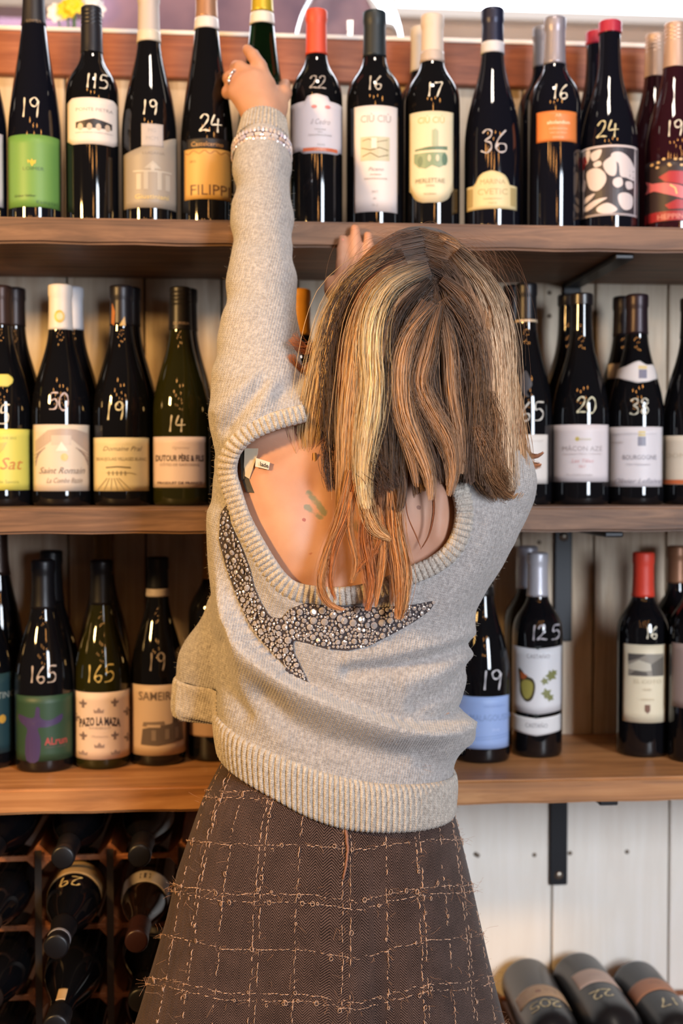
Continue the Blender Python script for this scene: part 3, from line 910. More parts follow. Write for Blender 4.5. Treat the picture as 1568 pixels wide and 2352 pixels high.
shelf_bottle(1332, 675, 142, 'burgundy', Z2, 'black', cap=((24, 21, 25), 698, 'wax'),
    labels=[L((1264, 1399, 975, 1107), (214, 204, 206), [('disc', 1324, 1008, 5, 5, (196, 176, 90)), T('SAINTE BARBE', 1340, 1009, 5, (190, 176, 130), w=34), T('MÂCON AZÉ', 1336, 1030, 11, (170, 158, 158), w=94), T('Appellation Mâcon Controlée', 1336, 1042, 4, (190, 178, 178), w=90), T('Les Tilles', 1336, 1058, 9, (212, 160, 160), shear=.3, w=52), T('2017', 1336, 1071, 6, (212, 160, 160)), T('Mis en bouteille au domaine', 1330, 1090, 5, (180, 168, 168), w=60)])],
    price=('20', 1346, 930, 38, (214, 206, 174)), lab='all-black wax-tipped bottle with a white label, price 20', grp=G2)
shelf_bottle(1303, 677, 134, 'burgundy', Z2, 'black', Y=Y_BACK, cap=((24, 22, 26), 700, 'wax'), lab='wax-tipped bottle standing behind the bottle priced 20', grp=G2)
shelf_bottle(1459, 677, 132, 'burgundy', Z2, 'black', cap=((40, 27, 36), 766, 'foil'),
    labels=[L((1396, 1519, 980, 1118), (212, 206, 210), [('rect', 1464, 990, 1480, 1002, (206, 184, 120)), ('rect', 1463, 1003, 1481, 1024, (130, 128, 142)), T('VIN BLANC', 1416, 1016, 4, GY), T('BOURGOGNE', 1467, 1050, 11, (140, 136, 146), w=76), T('Côte Chalonnaise', 1464, 1066, 5, (180, 174, 180), w=54), T('Olivier Leflaive', 1462, 1104, 12, (150, 146, 156), shear=.4, w=104)] + [('line', [(1404 + i * 10, 996) for i in range(11)], 1.5, (196, 190, 194))]),
            L((1405, 1506, 828, 880), (214, 206, 204), [('rect', 1463, 838, 1482, 846, (210, 186, 130)), ('rect', 1464, 847, 1482, 868, (120, 118, 136))], name='neck_collar', top=[(0, 846), (.3, 838), (.5, 828), (.6, 826), (.75, 836), (.92, 834), (1, 848)], bot=[(0, 862), (.3, 872), (.55, 879), (.8, 876), (1, 868)])],
    price=('38', 1467, 934, 38, (196, 190, 172)), lab='bottle with a white collar round its neck and a white label, price 38', grp=G2)
shelf_bottle(1429, 682, 126, 'burgundy', Z2, 'black', Y=Y_BACK, cap=((30, 24, 29), 770, 'foil'), labels=[L((1394, 1462, 832, 868), (190, 180, 178), name='neck_collar')], lab='dark-capped bottle standing behind the bottle with the white collar', grp=G2)
shelf_bottle(1584, 685, 138, 'burgundy', Z2, 'black', cap=((26, 25, 29), 775, 'foil'), labels=[L((1523, 1646, 1000, 1113), (220, 208, 190), [('rect', 1524, 1102, 1645, 1112, (206, 110, 66)), T('DOMAINE', 1572, 1046, 11, (196, 182, 160), w=90)])],
    lab='bottle with an orange-edged cream label at the right edge of the middle shelf', grp=G2)

# ---- lowest shelf
shelf_bottle(-40, 1285, 138, 'burgundy', Z3, 'black', base=1772, cap=((24, 23, 27), 1370, 'foil'), labels=[L((-100, 27, 1550, 1734), (34, 62, 68), [T('TINO', 10, 1600, 15, (160, 166, 156), w=40), ('disc', 0, 1655, 8, 10, (196, 150, 60))])],
    lab='dark bottle with a dark teal label, cut by the left edge of the lowest shelf', grp=G3)
shelf_bottle(-6, 1180, 122, 'burgundy', Z3, 'black', Y=Y_BACK + .02, cap=((56, 36, 28), 1322, 'foil'), lab='tall brown-capped bottle standing behind the teal-labelled bottle', grp=G3)
shelf_bottle(98, 1290, 136, 'burgundy', Z3, 'black', base=1777, cap=((20, 20, 25), 1400, 'foil'),
    labels=[L((35, 164, 1598, 1748), (38, 68, 48), [('poly', [tuple(q) for q in catmull([(58, 1746), (56, 1700), (60, 1674), (44, 1658), (42, 1642), (62, 1648), (76, 1646), (80, 1624), (88, 1626), (90, 1648), (112, 1654), (138, 1642), (134, 1660), (104, 1670), (84, 1672), (90, 1700), (84, 1746)], 3, True)], (62, 50, 92)), T('ALrun', 124, 1702, 17, (168, 66, 62), w=50, bold=.02), T('VINHO VERDE', 122, 1716, 5, (96, 80, 76), w=46)])],
    price=('165', 96, 1549, 38, (176, 160, 148)), lab='dark bottle with a dark green label showing a purple figure, price 16.5', grp=G3)
shelf_bottle(117, 1268, 130, 'burgundy', Z3, 'black', Y=Y_BACK, cap=((20, 20, 25), 1385, 'foil'), lab='black-capped bottle standing behind the green-labelled bottle', grp=G3)
def crown(x, y, s=1.0, col=(150, 130, 124)):
    return [('poly', [(x - 11 * s, y + 5 * s), (x - 12 * s, y - 4 * s), (x - 6 * s, y), (x, y - 8 * s), (x + 6 * s, y), (x + 12 * s, y - 4 * s), (x + 11 * s, y + 5 * s)], col)]
def fleur(x, y, col=(120, 102, 98)):
    return [('poly', [(x, y - 11), (x + 4, y - 2), (x + 9, y - 4), (x + 8, y + 2), (x + 3, y + 3), (x + 3, y + 10), (x - 3, y + 10), (x - 3, y + 3), (x - 8, y + 2), (x - 9, y - 4), (x - 4, y - 2)], col)]
shelf_bottle(232, 1290, 134, 'burgundy', Z3, 'olive', base=1770, cap=((24, 25, 31), 1390, 'foil'),
    labels=[L((166, 298, 1590, 1744), (222, 198, 180), fleur(188, 1616) + fleur(261, 1614) + crown(224, 1632) + [T('PAZO LA MAZA', 226, 1655, 19, (58, 44, 46), w=94, arch=.003, bold=.03), T('GODELLO', 226, 1671, 5, (150, 130, 122), w=50), T('Monterrei', 226, 1690, 6, (190, 168, 154), w=36)] + fleur(188, 1690) + fleur(261, 1690) + crown(225, 1712) + crown(187, 1730, .9) + crown(262, 1730, .9) + fleur(290, 1640) + fleur(291, 1700) + fleur(172, 1650))],
    price=('165', 228, 1547, 40, (206, 184, 110)), lab='olive glass bottle with a white label patterned with crowns and fleurs-de-lis', grp=G3)
shelf_bottle(237, 1222, 126, 'burgundy', Z3, 'brown', Y=Y_BACK, cap=((120, 92, 50), 1320, 'foil'), lab='gold-capped bottle standing behind the crown-patterned bottle', grp=G3)
shelf_bottle(361, 1283, 130, 'burgundy', Z3, 'black', base=1762, cap=((26, 29, 38), 1354, 'foil'), bands=[(1353, 1371, (176, 166, 166))],
    labels=[L((299, 425, 1573, 1735), (196, 172, 152), [T('SAMEIRÁS', 366, 1598, 20, (96, 82, 76), w=98, bold=.01), ('poly', [(393, 1664), (395, 1630), (399, 1612), (403, 1632), (407, 1664)], (88, 76, 72)), ('poly', [(390, 1684), (390, 1662), (412, 1662), (412, 1684)], (110, 96, 90)), ('poly', [(322, 1710), (326, 1674), (350, 1668), (416, 1660), (418, 1704), (360, 1712)], (96, 84, 80)), ('poly', [(326, 1668), (328, 1658), (374, 1656), (376, 1666)], (124, 108, 98)), ('rect', 336, 1664, 366, 1670, (190, 168, 150)), ('rect', 346, 1676, 356, 1700, (130, 116, 108)), ('rect', 376, 1674, 386, 1698, (126, 112, 104)), ('rect', 398, 1672, 406, 1698, (126, 112, 104))])],
    price=('19', 359, 1520, 40, (146, 136, 138)), lab='dark bottle with a silver neck band and a stone-coloured SAMEIRÁS label', grp=G3)
shelf_bottle(490, 1215, 122, 'bordeaux', Z3, 'black', base=1752, cap=((168, 120, 40), 1330, 'matt'),
    labels=[L((431, 545, 1484, 1640), (176, 152, 130), [('poly', [(440, 1600), (452, 1570), (468, 1560), (480, 1602)], (120, 100, 84))]), L((431, 545, 1651, 1692), (168, 138, 116), name='lower_label')],
    lab='gold-capped bottle half hidden behind the left hem of the sweater', grp=G3)
shelf_bottle(972, 1290, 130, 'burgundy', Z3, 'black', Y=Y_BOT + 0.02, cap=((26, 26, 30), 1380, 'foil'), labels=[L((912, 1039, 1600, 1722), (214, 208, 218))], lab='bottle with a white label almost hidden by the right side of the sweater', grp=G3)
shelf_bottle(1108, 1275, 132, 'burgundy', Z3, 'black', base=1756, cap=((30, 27, 26), 1370, 'foil'),
    labels=[L((1051, 1170, 1600, 1720), (148, 172, 220), [T('MALAGOUSIA', 1128, 1648, 15, (116, 138, 184), w=94), T('GEROVASSILIOU', 1136, 1622, 5, (130, 152, 198), w=50), T('2018', 1139, 1676, 6, (190, 206, 240)), ('line', [(1054, 1692), (1090, 1694), (1168, 1688)], 1.5, (120, 144, 192)), ('line', [(1054, 1697), (1100, 1699), (1168, 1694)], 1.5, (120, 144, 192))])],
    price=('19', 1131, 1562, 46, (206, 202, 206)), lab='dark bottle with a pale blue label beside the right hip, price 19', grp=G3)
leaf = lambda x, y, s: ('poly', [(x + s * math.cos(a * PI / 5) * (1 if a % 2 else .55), y + s * math.sin(a * PI / 5) * (1 if a % 2 else .55)) for a in range(10)], (120, 122, 74))
shelf_bottle(1235, 1273, 118, 'bordeaux', Z3, 'black', base=1743, cap=((186, 184, 192), 1371, 'foil'),
    labels=[L((1178, 1291, 1485, 1640), (210, 210, 214), [T('CASTAÑO', 1237, 1507, 10, (120, 116, 122), w=52), ('poly', [tuple(q) for q in catmull([(1194, 1536), (1210, 1552), (1226, 1560), (1231, 1580), (1224, 1606), (1210, 1612), (1198, 1596), (1196, 1570)], 4, True)], (62, 54, 36)), ('poly', [tuple(q) for q in catmull([(1200, 1568), (1214, 1562), (1226, 1572), (1222, 1598), (1210, 1606), (1202, 1592)], 4, True)], (148, 140, 70)), ('poly', [(1197, 1544), (1214, 1552), (1206, 1562), (1198, 1560)], (164, 84, 44)),
              leaf(1266, 1552, 14), leaf(1252, 1564, 10), leaf(1256, 1592, 13), leaf(1264, 1602, 10), leaf(1272, 1546, 9), ('poly', [(1226, 1484), (1246, 1484), (1238, 1491), (1234, 1491)], (24, 30, 30))], bot=[(0, 1636), (.5, 1641), (1, 1634)], top=[(0, 1487), (.5, 1490), (1, 1485)]),
            L((1177, 1290, 1642, 1690), (208, 208, 210), [T('CASTAÑO', 1234, 1666, 10, (110, 108, 114), w=50), ('disc', 1233, 1645, 6, 5, (24, 30, 30))], name='lower_label', top=[(0, 1646), (.5, 1650), (1, 1643)], bot=[(0, 1683), (.5, 1690), (1, 1681)])],
    price=('12.5', 1254, 1453, 34, (176, 170, 176)), lab='silver-capped bottle with a white label of an insect wing and leaves, price 12.5', grp=G3)
shelf_bottle(1212, 1258, 114, 'bordeaux', Z3, 'black', Y=Y_BACK + .014, cap=((164, 162, 172), 1352, 'foil'), lab='silver-capped bottle standing behind the insect wing label bottle', grp=G3)
shelf_bottle(1478, 1272, 122, 'bordeaux', Z3, 'black', base=1742, cap=((206, 58, 38), 1372, 'matt'),
    labels=[L((1434, 1531, 1481, 1660), (220, 208, 180), [('rect', 1446, 1502, 1524, 1553, (140, 132, 120)), ('poly', [(1446, 1528), (1470, 1516), (1500, 1526), (1524, 1520), (1524, 1536), (1480, 1542), (1446, 1538)], (190, 182, 164)), ('poly', [(1446, 1502), (1486, 1502), (1470, 1512), (1446, 1520)], (84, 78, 74)), ('poly', [(1496, 1526), (1524, 1508), (1524, 1552), (1500, 1552)], (98, 92, 84)), ('poly', [(1448, 1552), (1462, 1540), (1486, 1542), (1490, 1552)], (90, 84, 78)), T('EL COTO', 1489, 1565, 9, (190, 176, 146), w=60), T('RIOJA', 1489, 1583, 5, (196, 182, 152)), T('CRIANZA', 1489, 1606, 5, (206, 192, 162)), ('poly', [(1484, 1618), (1495, 1618), (1495, 1632), (1490, 1638), (1484, 1632)], (120, 84, 66))])],
    price=('16', 1498, 1453, 28, (226, 216, 190)), lab='bottle with a bright red capsule and a cream landscape label', grp=G3)
shelf_bottle(1598, 1262, 124, 'bordeaux', Z3, 'black', base=1756, cap=((60, 42, 38), 1340, 'foil'), labels=[L((1546, 1650, 1480, 1628), (150, 132, 126))], lab='bottle with a greyish label cut by the right edge of the lowest shelf', grp=G3)
shelf_bottle(1556, 1257, 112, 'bordeaux', Z3, 'black', Y=Y_BACK + .012, cap=((150, 104, 76), 1340, 'foil'), lab='copper-capped bottle at the back right of the lowest shelf', grp=G3)

# ------------------------------------------------------------------ wine rack at the lower left and bottles lying in it
STRIP = plain('dark_galvanised_strip', (66, 58, 52), 0.45, 0.6)
def lying_bottle(px, py, Ysh, wpx, kind, H, glass, lab, grp, cap=None, bands=(), labels=(), price=None, tilt=0.0, rzj=0.0, roll=0.0):
    """neck towards the room; (px, py) is where the shoulder end of the axis lies, at depth Ysh"""
    p = U(px, py, Ysh)
    k = scale_at(p)
    R = wpx / 2 / k
    e = empty('wine_bottle')
    tag(e, lab, 'bottle', grp)
    b = Bottle(e, kind, R, H, 0.0, 1000.0, lambda v: -v / 1000.0, True)
    zs = H * (0.60 if kind == 'bordeaux' else 0.45)
    b.body(GL[glass])
    M = Matrix.Rotation(rzj, 4, 'Z') @ Matrix.Rotation(PI / 2 + tilt, 4, 'X') @ Matrix.Rotation(roll, 4, 'Z')
    off = M @ Vector((0, 0, zs))
    M = Matrix.Translation(Vector(p) - off) @ M
    e.matrix_world = M
    if cap:
        col, z0, style = cap
        b.ring('capsule', z0, H, plain('capsule_%d_%d_%d_%s' % (*col, style), col, .4, .2), 0.0007, lip=H - 0.016, top=True)
    for z0, z1, col in bands:
        b.ring('neck_band', z0, z1, cmat(col, .45), 0.0012, n=8)
    for d in labels:
        b.label(d)
    if price:
        b.price(*price)
    return b

def rack(name, xs, zs, yf, yb, lab, postx):
    e = empty(name, (xs[0], yf, 0))
    tag(e, lab, 'wine rack')
    ox = Vector((xs[0], yf, 0))
    bm = bmesh.new()
    d = 0.0195
    vs = [(0, 0, d), (d, 0, 0), (0, 0, -d), (-d, 0, 0)]
    A = [bm.verts.new(v) for v in vs]
    B = [bm.verts.new((v[0], yb - yf, v[2])) for v in vs]
    for i in range(4):
        bm.faces.new((A[i], A[(i + 1) % 4], B[(i + 1) % 4], B[i]))
    bm.faces.new(A[::-1]); bm.faces.new(B)
    bmesh.ops.bevel(bm, geom=list(bm.edges), offset=0.0012, segments=1, affect='EDGES')
    bmesh.ops.recalc_face_normals(bm, faces=bm.faces)
    me = bpy.data.meshes.new('rack_bar'); bm.to_mesh(me); bm.free()
    me.materials.append(W_RACK)
    for x in xs:
        for z in zs:
            o = link(bpy.data.objects.new('rack_bar', me), e)
            o.location = (x - ox.x, 0.002, z)
    for x in xs:
        for yy in (-0.0012, yb - yf + 0.002):
            box_obj('vertical_strip', (x - ox.x - 0.0045, yy - 0.0012, 0.0), (x - ox.x + 0.0045, yy, max(zs) + 0.012), STRIP, e)
    for z in zs:
        for yy in (0.0015, yb - yf - 0.006):
            box_obj('horizontal_slat', (xs[0] - ox.x, yy, z - 0.0035), (xs[-1] - ox.x, yy + 0.006, z + 0.0035), W_RACK, e, 0.001)
    return e
RY = 1.70
pz = 160.5 * RY / FPX
zr = [U(170, 1971, RY)[2] - pz * k for k in range(9)]
zr = [z for z in zr if z > 0.03]
xr0 = U(88, 1971, RY)[0]
pxx = U(253, 1971, RY)[0] - xr0
rack('wine_rack', [xr0 + pxx * k for k in (-3, -2, -1, 0, 1, 2)], zr, RY, Y_WALL - 0.01, 'dark timber and metal wine rack under the lowest shelf at the left', 0)
GR = 'bottles lying in the left wine rack'
def cell(c, r, dz=-0.012):
    """pixel of the cell's resting axis at the rack front"""
    q = np.array([xr0 + pxx * (c + .5), RY, zr[r] - pz * .5 + dz])
    return proj(q)
def rb(c, r, Ysh, lab, dx=0, dy=0, **kw):
    q = np.array([xr0 + pxx * (c + .5) + dx, Ysh, zr[r] - pz * .5 - 0.008 + dy])
    pp = proj(q)
    lying_bottle(pp[0], pp[1], Ysh, kw.pop('w', 118), kw.pop('kind', 'burgundy'), kw.pop('H', .295), kw.pop('glass', 'black'), lab, GR, **kw)
rb(0, 0, 1.69, 'lying bottle with a tan label and price 29 in the upper rack cell', w=126,
   labels=[L((-38, 38, -128, -76), (178, 148, 104))], price=('29', 2, -150, 24, (196, 170, 110), 2.6), cap=((18, 18, 22), .225, 'foil'), bands=[(.27, .276, (120, 116, 120))])
rb(1, 0, 1.70, 'lying bottle with a white collar label beside the skirt in the rack', w=118, glass='brown', labels=[L((-30, 30, -162, -128), (168, 156, 148), [('rect', -7, -152, 7, -138, (60, 56, 66))])], cap=((52, 26, 22), .24, 'foil'))
rb(-1, 0, 1.72, 'plain dark lying bottle in the upper rack cell at the left edge', w=112, cap=((70, 52, 42), .23, 'foil'))
rb(-1, 1, 1.70, 'lying bottle with a diamond sticker in the rack at the left edge', w=122, labels=[L((-2, 30, -196, -164), (196, 166, 140), [T('BIO', 14, -180, 5, (150, 100, 90))], name='sticker', top=[(0, -180), (.5, -197), (1, -180)], bot=[(0, -180), (.5, -163), (1, -180)])], cap=((60, 46, 40), .22, 'foil'), bands=[(.25, .256, (130, 110, 96)), (.272, .278, (130, 110, 96))])
rb(0, 1, 1.68, 'lying bottle with a tan strip on its neck in the middle rack cell', w=132, labels=[L((-5, 6, -250, -222), (196, 164, 120), name='neck_strip')], cap=((20, 20, 24), .255, 'foil'), bands=[(.285, .288, (120, 116, 120))])
rb(1, 1, 1.75, 'lying bottle with a grey collar tucked behind the skirt in the rack', w=122, labels=[L((-32, 32, -160, -130), (132, 128, 130), [('disc', 4, -146, 8, 8, (70, 72, 84))])], cap=((22, 22, 26), .24, 'foil'))
rb(-1, 2, 1.70, 'dark lying bottle in the lowest visible rack cell at the left edge', w=118, cap=((66, 50, 40), .22, 'foil'))
rb(0, 2, 1.70, 'dark lying bottle in the lowest visible rack cell', w=122, glass='navy', cap=((22, 22, 26), .24, 'foil'))
rb(1, 2, 1.80, 'dark lying bottle in the lowest visible rack cell behind the skirt', w=118, cap=((22, 22, 26), .24, 'foil'))
GT = 'bottles lying on top of the left wine rack'
for c, lab, cap_, lbl in ((-1, 'lying bottle with a dull tan label on top of the rack at the left edge', (20, 20, 24), [L((-26, 30, -110, -62), (120, 88, 66))]),
                          (0, 'lying bottle with a pale label on top of the rack above the bottle priced 29', (20, 20, 24), [L((-36, 36, -104, -62), (92, 92, 104))]),
                          (1, 'lying bottle with a dark blue label on top of the rack beside the skirt', (20, 20, 24), [L((-32, 32, -106, -60), (46, 46, 66))])):
    q = np.array([xr0 + pxx * (c + .5), 1.75, zr[0] + .034])
    pp = proj(q)
    lying_bottle(pp[0], pp[1], 1.75, 118, 'burgundy', .29, 'black', lab, GT, cap=(cap_, .23, 'foil'), labels=lbl)

# low rack at the lower right with three bottles lying on it
zq = U(1250, 2300, 1.75)[2]
GQ = 'bottles lying on the low rack at the right'
Rq = .0415
specs = [(1266, 2378, 1.735, 132, 'lying bottle with a tan label and upside-down price 20.5 beside the skirt', [L((-37, 37, -148, -108), (190, 152, 116), [('disc', 8, -130, 4, 4, (130, 70, 54)), T('Barolo', -10, -128, 5, (140, 100, 80), shear=.3)])], ('205', 6, -172, 24, (216, 196, 150), 2.8), -0.04, 'dusty', .31),
         (1407, 2366, 1.735, 138, 'lying bottle with a pinkish label and upside-down price 22 at the lower right', [L((-34, 30, -120, -72), (206, 176, 158), [T('Chianti', 0, -95, 5, (176, 146, 134), shear=.3)])], ('22', 8, -158, 26, (216, 200, 160), 2.8), 0.0, 'dusty', .31),
         (1550, 2378, 1.73, 128, 'lying bottle with an orange-tan label and upside-down price 17 at the right edge', [L((-36, 36, -116, -74), (190, 130, 96), [T('Rosso', 0, -92, 5, (130, 84, 66), shear=.3)])], ('17', 2, -158, 26, (216, 200, 160), 2.8), 0.0, 'dusty', .30)]
for px, py, Ys, wpx, lab, lbl, pr, rz_, gl, H_ in specs:
    lying_bottle(px, py, Ys, wpx, 'bordeaux', H_, gl, lab, GQ, cap=((20, 20, 24), .235, 'foil'), labels=lbl, price=pr, rzj=rz_)
xq = [U(x, 2375, 1.735)[0] for x in (1185, 1333, 1476, 1620)]
zrq = U(1330, 2378, 1.735)[2] - .028
rack('wine_rack', [xq[0] - .085] + xq + [xq[-1] + .085], [zrq - pz * k for k in range(8) if zrq - pz * k > .03], RY + .01, Y_WALL - 0.01, 'low timber and metal wine rack at the lower right', 0)
# ------------------------------------------------------------------ implicit surfaces: one continuous skin
class Field:
    def __init__(s, lo, hi, h):
        s.lo = np.array(lo, float); s.h = h
        s.n = np.ceil((np.array(hi) - s.lo) / h).astype(int) + 1
        s.v = np.full(tuple(s.n), 0.06, np.float32)

    def sub(s, lo, hi):
        a = np.clip(np.floor((np.array(lo) - s.lo) / s.h).astype(int), 0, s.n)
        b = np.clip(np.ceil((np.array(hi) - s.lo) / s.h).astype(int) + 1, 0, s.n)
        ax = [s.lo[i] + s.h * np.arange(a[i], b[i]) for i in range(3)]
        return tuple(slice(a[i], b[i]) for i in range(3)), np.meshgrid(*ax, indexing='ij', sparse=True)

    def put(s, sl, d, k):
        a = s.v[sl]
        if k <= 0:
            s.v[sl] = np.minimum(a, d)
        else:
            h = np.maximum(k - np.abs(a - d), 0) / k
            s.v[sl] = np.minimum(a, d) - h * h * k * 0.25

    def cap(s, a, b, ra, rb, k=0.02):
        a, b = np.array(a, float), np.array(b, float)
        m = max(ra, rb) + 0.05 + k
        sl, (X, Y, Z) = s.sub(np.minimum(a, b) - m, np.maximum(a, b) + m)
        ba = b - a
        L2 = max(float(ba @ ba), 1e-9)
        t = np.clip(((X - a[0]) * ba[0] + (Y - a[1]) * ba[1] + (Z - a[2]) * ba[2]) / L2, 0, 1)
        d = np.sqrt((X - a[0] - t * ba[0]) ** 2 + (Y - a[1] - t * ba[1]) ** 2 + (Z - a[2] - t * ba[2]) ** 2) - (ra + (rb - ra) * t)
        s.put(sl, d.astype(np.float32), k)

    def chain(s, pts, rs, k=0.02):
        for i in range(len(pts) - 1):
            s.cap(pts[i], pts[i + 1], rs[i], rs[i + 1], k)

    def ell(s, c, r, k=0.02):
        c, r = np.array(c, float), np.array(r, float)
        sl, (X, Y, Z) = s.sub(c - r - 0.05 - k, c + r + 0.05 + k)
        k0 = np.sqrt(((X - c[0]) / r[0]) ** 2 + ((Y - c[1]) / r[1]) ** 2 + ((Z - c[2]) / r[2]) ** 2)
        k1 = np.sqrt(((X - c[0]) / r[0] ** 2) ** 2 + ((Y - c[1]) / r[1] ** 2) ** 2 + ((Z - c[2]) / r[2] ** 2) ** 2) + 1e-6
        s.put(sl, (k0 * (k0 - 1) / k1).astype(np.float32), k)

    def loft(s, zt, cx, cy, hw, hd, k=0.02, pw=2.3):
        """stack of rounded ovals given at heights zt (ascending)"""
        m = 0.06
        sl, (X, Y, Z) = s.sub((np.min(cx - hw) - m, np.min(cy - hd) - m, zt[0] - m), (np.max(cx + hw) + m, np.max(cy + hd) + m, zt[-1] + m))
        zc = np.clip(Z, zt[0], zt[-1])
        I = lambda a: np.interp(zc.ravel(), zt, a).reshape(zc.shape)
        CX, CY, HW, HD = I(cx), I(cy), I(hw), I(hd)
        u, v = np.abs(X - CX) / HW, np.abs(Y - CY) / HD
        q = (u ** pw + v ** pw) ** (1 / pw)
        g = np.sqrt((u / HW) ** 2 + (v / HD) ** 2) / np.maximum(np.sqrt(u * u + v * v), 1e-5)
        d = (q - 1) / np.maximum(g, 1e-5)
        dz = np.maximum(np.maximum(zt[0] - Z, Z - zt[-1]), 0)
        d = np.where(dz > 0, np.sqrt(np.maximum(d, 0) ** 2 + dz ** 2) + np.minimum(d, 0) * 0.0, d)
        inside_cap = np.minimum(Z - zt[0], zt[-1] - Z)
        d = np.where(d < 0, np.maximum(d, -inside_cap), d)
        s.put(sl, d.astype(np.float32), k)

    def sample(s, P):
        q = (np.asarray(P, float) - s.lo) / s.h
        i = np.clip(np.floor(q).astype(int), 0, s.n - 2)
        f = np.clip(q - i, 0, 1)
        out = 0
        for dx in (0, 1):
            for dy in (0, 1):
                for dz in (0, 1):
                    wgt = (f[:, 0] if dx else 1 - f[:, 0]) * (f[:, 1] if dy else 1 - f[:, 1]) * (f[:, 2] if dz else 1 - f[:, 2])
                    out = out + wgt * s.v[i[:, 0] + dx, i[:, 1] + dy, i[:, 2] + dz]
        return out

    def nets(s):
        v = s.v
        ins = v < 0
        c = np.zeros(tuple(s.n - 1), np.uint8)
        for dx in (0, 1):
            for dy in (0, 1):
                for dz in (0, 1):
                    c += ins[dx:s.n[0] - 1 + dx, dy:s.n[1] - 1 + dy, dz:s.n[2] - 1 + dz]
        I = np.argwhere((c > 0) & (c < 8))
        idx = np.full(tuple(s.n - 1), -1, np.int32)
        idx[I[:, 0], I[:, 1], I[:, 2]] = np.arange(len(I))
        acc = np.zeros((len(I), 3)); cnt = np.zeros(len(I))
        cor = [(0, 0, 0), (1, 0, 0), (0, 1, 0), (1, 1, 0), (0, 0, 1), (1, 0, 1), (0, 1, 1), (1, 1, 1)]
        val = [v[I[:, 0] + a, I[:, 1] + b, I[:, 2] + e] for a, b, e in cor]
        for p in range(8):
            for q in range(p + 1, 8):
                if sum(abs(cor[p][m] - cor[q][m]) for m in range(3)) != 1:
                    continue
                hit = (val[p] < 0) != (val[q] < 0)
                t = val[p] / np.where(hit, val[p] - val[q], 1)
                pt = np.array(cor[p])[None] + t[:, None] * (np.array(cor[q]) - np.array(cor[p]))[None]
                acc[hit] += pt[hit]; cnt[hit] += 1
        V = s.lo + (I + acc / cnt[:, None]) * s.h
        F = []
        for ax in range(3):
            o1, o2 = [(1, 2), (2, 0), (0, 1)][ax]
            sh = [slice(1, s.n[m] - 1) for m in range(3)]
            sh[ax] = slice(0, s.n[ax] - 1)
            sh2 = list(sh); sh2[ax] = slice(1, s.n[ax])
            A, B = ins[tuple(sh)], ins[tuple(sh2)]
            for flip, msk in ((0, A & ~B), (1, ~A & B)):
                E = np.argwhere(msk)
                if not len(E):
                    continue
                off = np.ones(3, int); off[ax] = 0
                E = E + off
                e1 = np.eye(3, dtype=int)[o1]; e2 = np.eye(3, dtype=int)[o2]
                q = [E - e1 - e2, E - e2, E, E - e1]
                q = [idx[m[:, 0], m[:, 1], m[:, 2]] for m in q]
                f = np.stack(q if not flip else q[::-1], 1)
                F.append(f)
        return V, np.concatenate(F)

def tri_of(F):
    return np.concatenate([F[:, [0, 1, 2]], F[:, [0, 2, 3]]])

def clip_tris(V, T, g):
    """keep the part of a triangle mesh where g > 0, cutting edges exactly"""
    s = g > 0
    n = s[T].sum(1)
    keep = [T[n == 3]]
    ekey = {}
    newV = []
    base = len(V)
    def cut(a, b):
        k = (a, b) if a < b else (b, a)
        if k not in ekey:
            t = g[k[0]] / (g[k[0]] - g[k[1]])
            ekey[k] = base + len(newV)
            newV.append(V[k[0]] + t * (V[k[1]] - V[k[0]]))
        return ekey[k]
    ex = []
    for t in T[(n == 1) | (n == 2)]:
        pos = s[t]
        if pos.sum() == 1:
            i = int(np.argmax(pos))
            a, b, c = t[i], t[(i + 1) % 3], t[(i + 2) % 3]
            ex.append((a, cut(a, b), cut(a, c)))
        else:
            i = int(np.argmin(pos))
            a, b, c = t[i], t[(i + 1) % 3], t[(i + 2) % 3]
            p, q = cut(a, b), cut(a, c)
            ex += [(p, b, c), (p, c, q)]
    T2 = np.concatenate(keep + ([np.array(ex)] if ex else []))
    V2 = np.concatenate([V, np.array(newV)]) if newV else V
    used = np.unique(T2)
    mp = np.full(len(V2), -1); mp[used] = np.arange(len(used))
    return V2[used], mp[T2]

def normals_of(V, T):
    fn = np.cross(V[T[:, 1]] - V[T[:, 0]], V[T[:, 2]] - V[T[:, 0]])
    n = np.zeros_like(V)
    for i in range(3):
        np.add.at(n, T[:, i], fn)
    return n / (np.linalg.norm(n, axis=1)[:, None] + 1e-12)

def polydist(P, poly, closed=True):
    """distance of points to a polyline, and (when closed) sign: negative inside"""
    poly = np.asarray(poly, float)
    A = poly; B = np.roll(poly, -1, 0)
    if not closed:
        A, B = poly[:-1], poly[1:]
    best = np.full(len(P), 1e9); ins = np.zeros(len(P), bool)
    for a, b in zip(A, B):
        ab = b - a
        t = np.clip(((P - a) @ ab) / (ab @ ab + 1e-9), 0, 1)
        d = np.linalg.norm(P - a - t[:, None] * ab, axis=1)
        best = np.minimum(best, d)
        if closed:
            cr = ((a[1] > P[:, 1]) != (b[1] > P[:, 1])) & (P[:, 0] < (b[0] - a[0]) * (P[:, 1] - a[1]) / (b[1] - a[1] + 1e-12) + a[0])
            ins ^= cr
    return np.where(ins, -best, best) if closed else best

# ------------------------------------------------------------------ the woman
YC = 1.46
def zz(py):
    return U(784, py, YC)[2]
def xx(px, py):
    return U(px, py, YC)[0]
person = empty('person', (xx(770, 2000), YC, 0.0))
tag(person, 'woman from behind in a grey crystal-bird sweater and brown skirt, reaching up', 'person')
PO = np.array([xx(770, 2000), YC, 0.0])

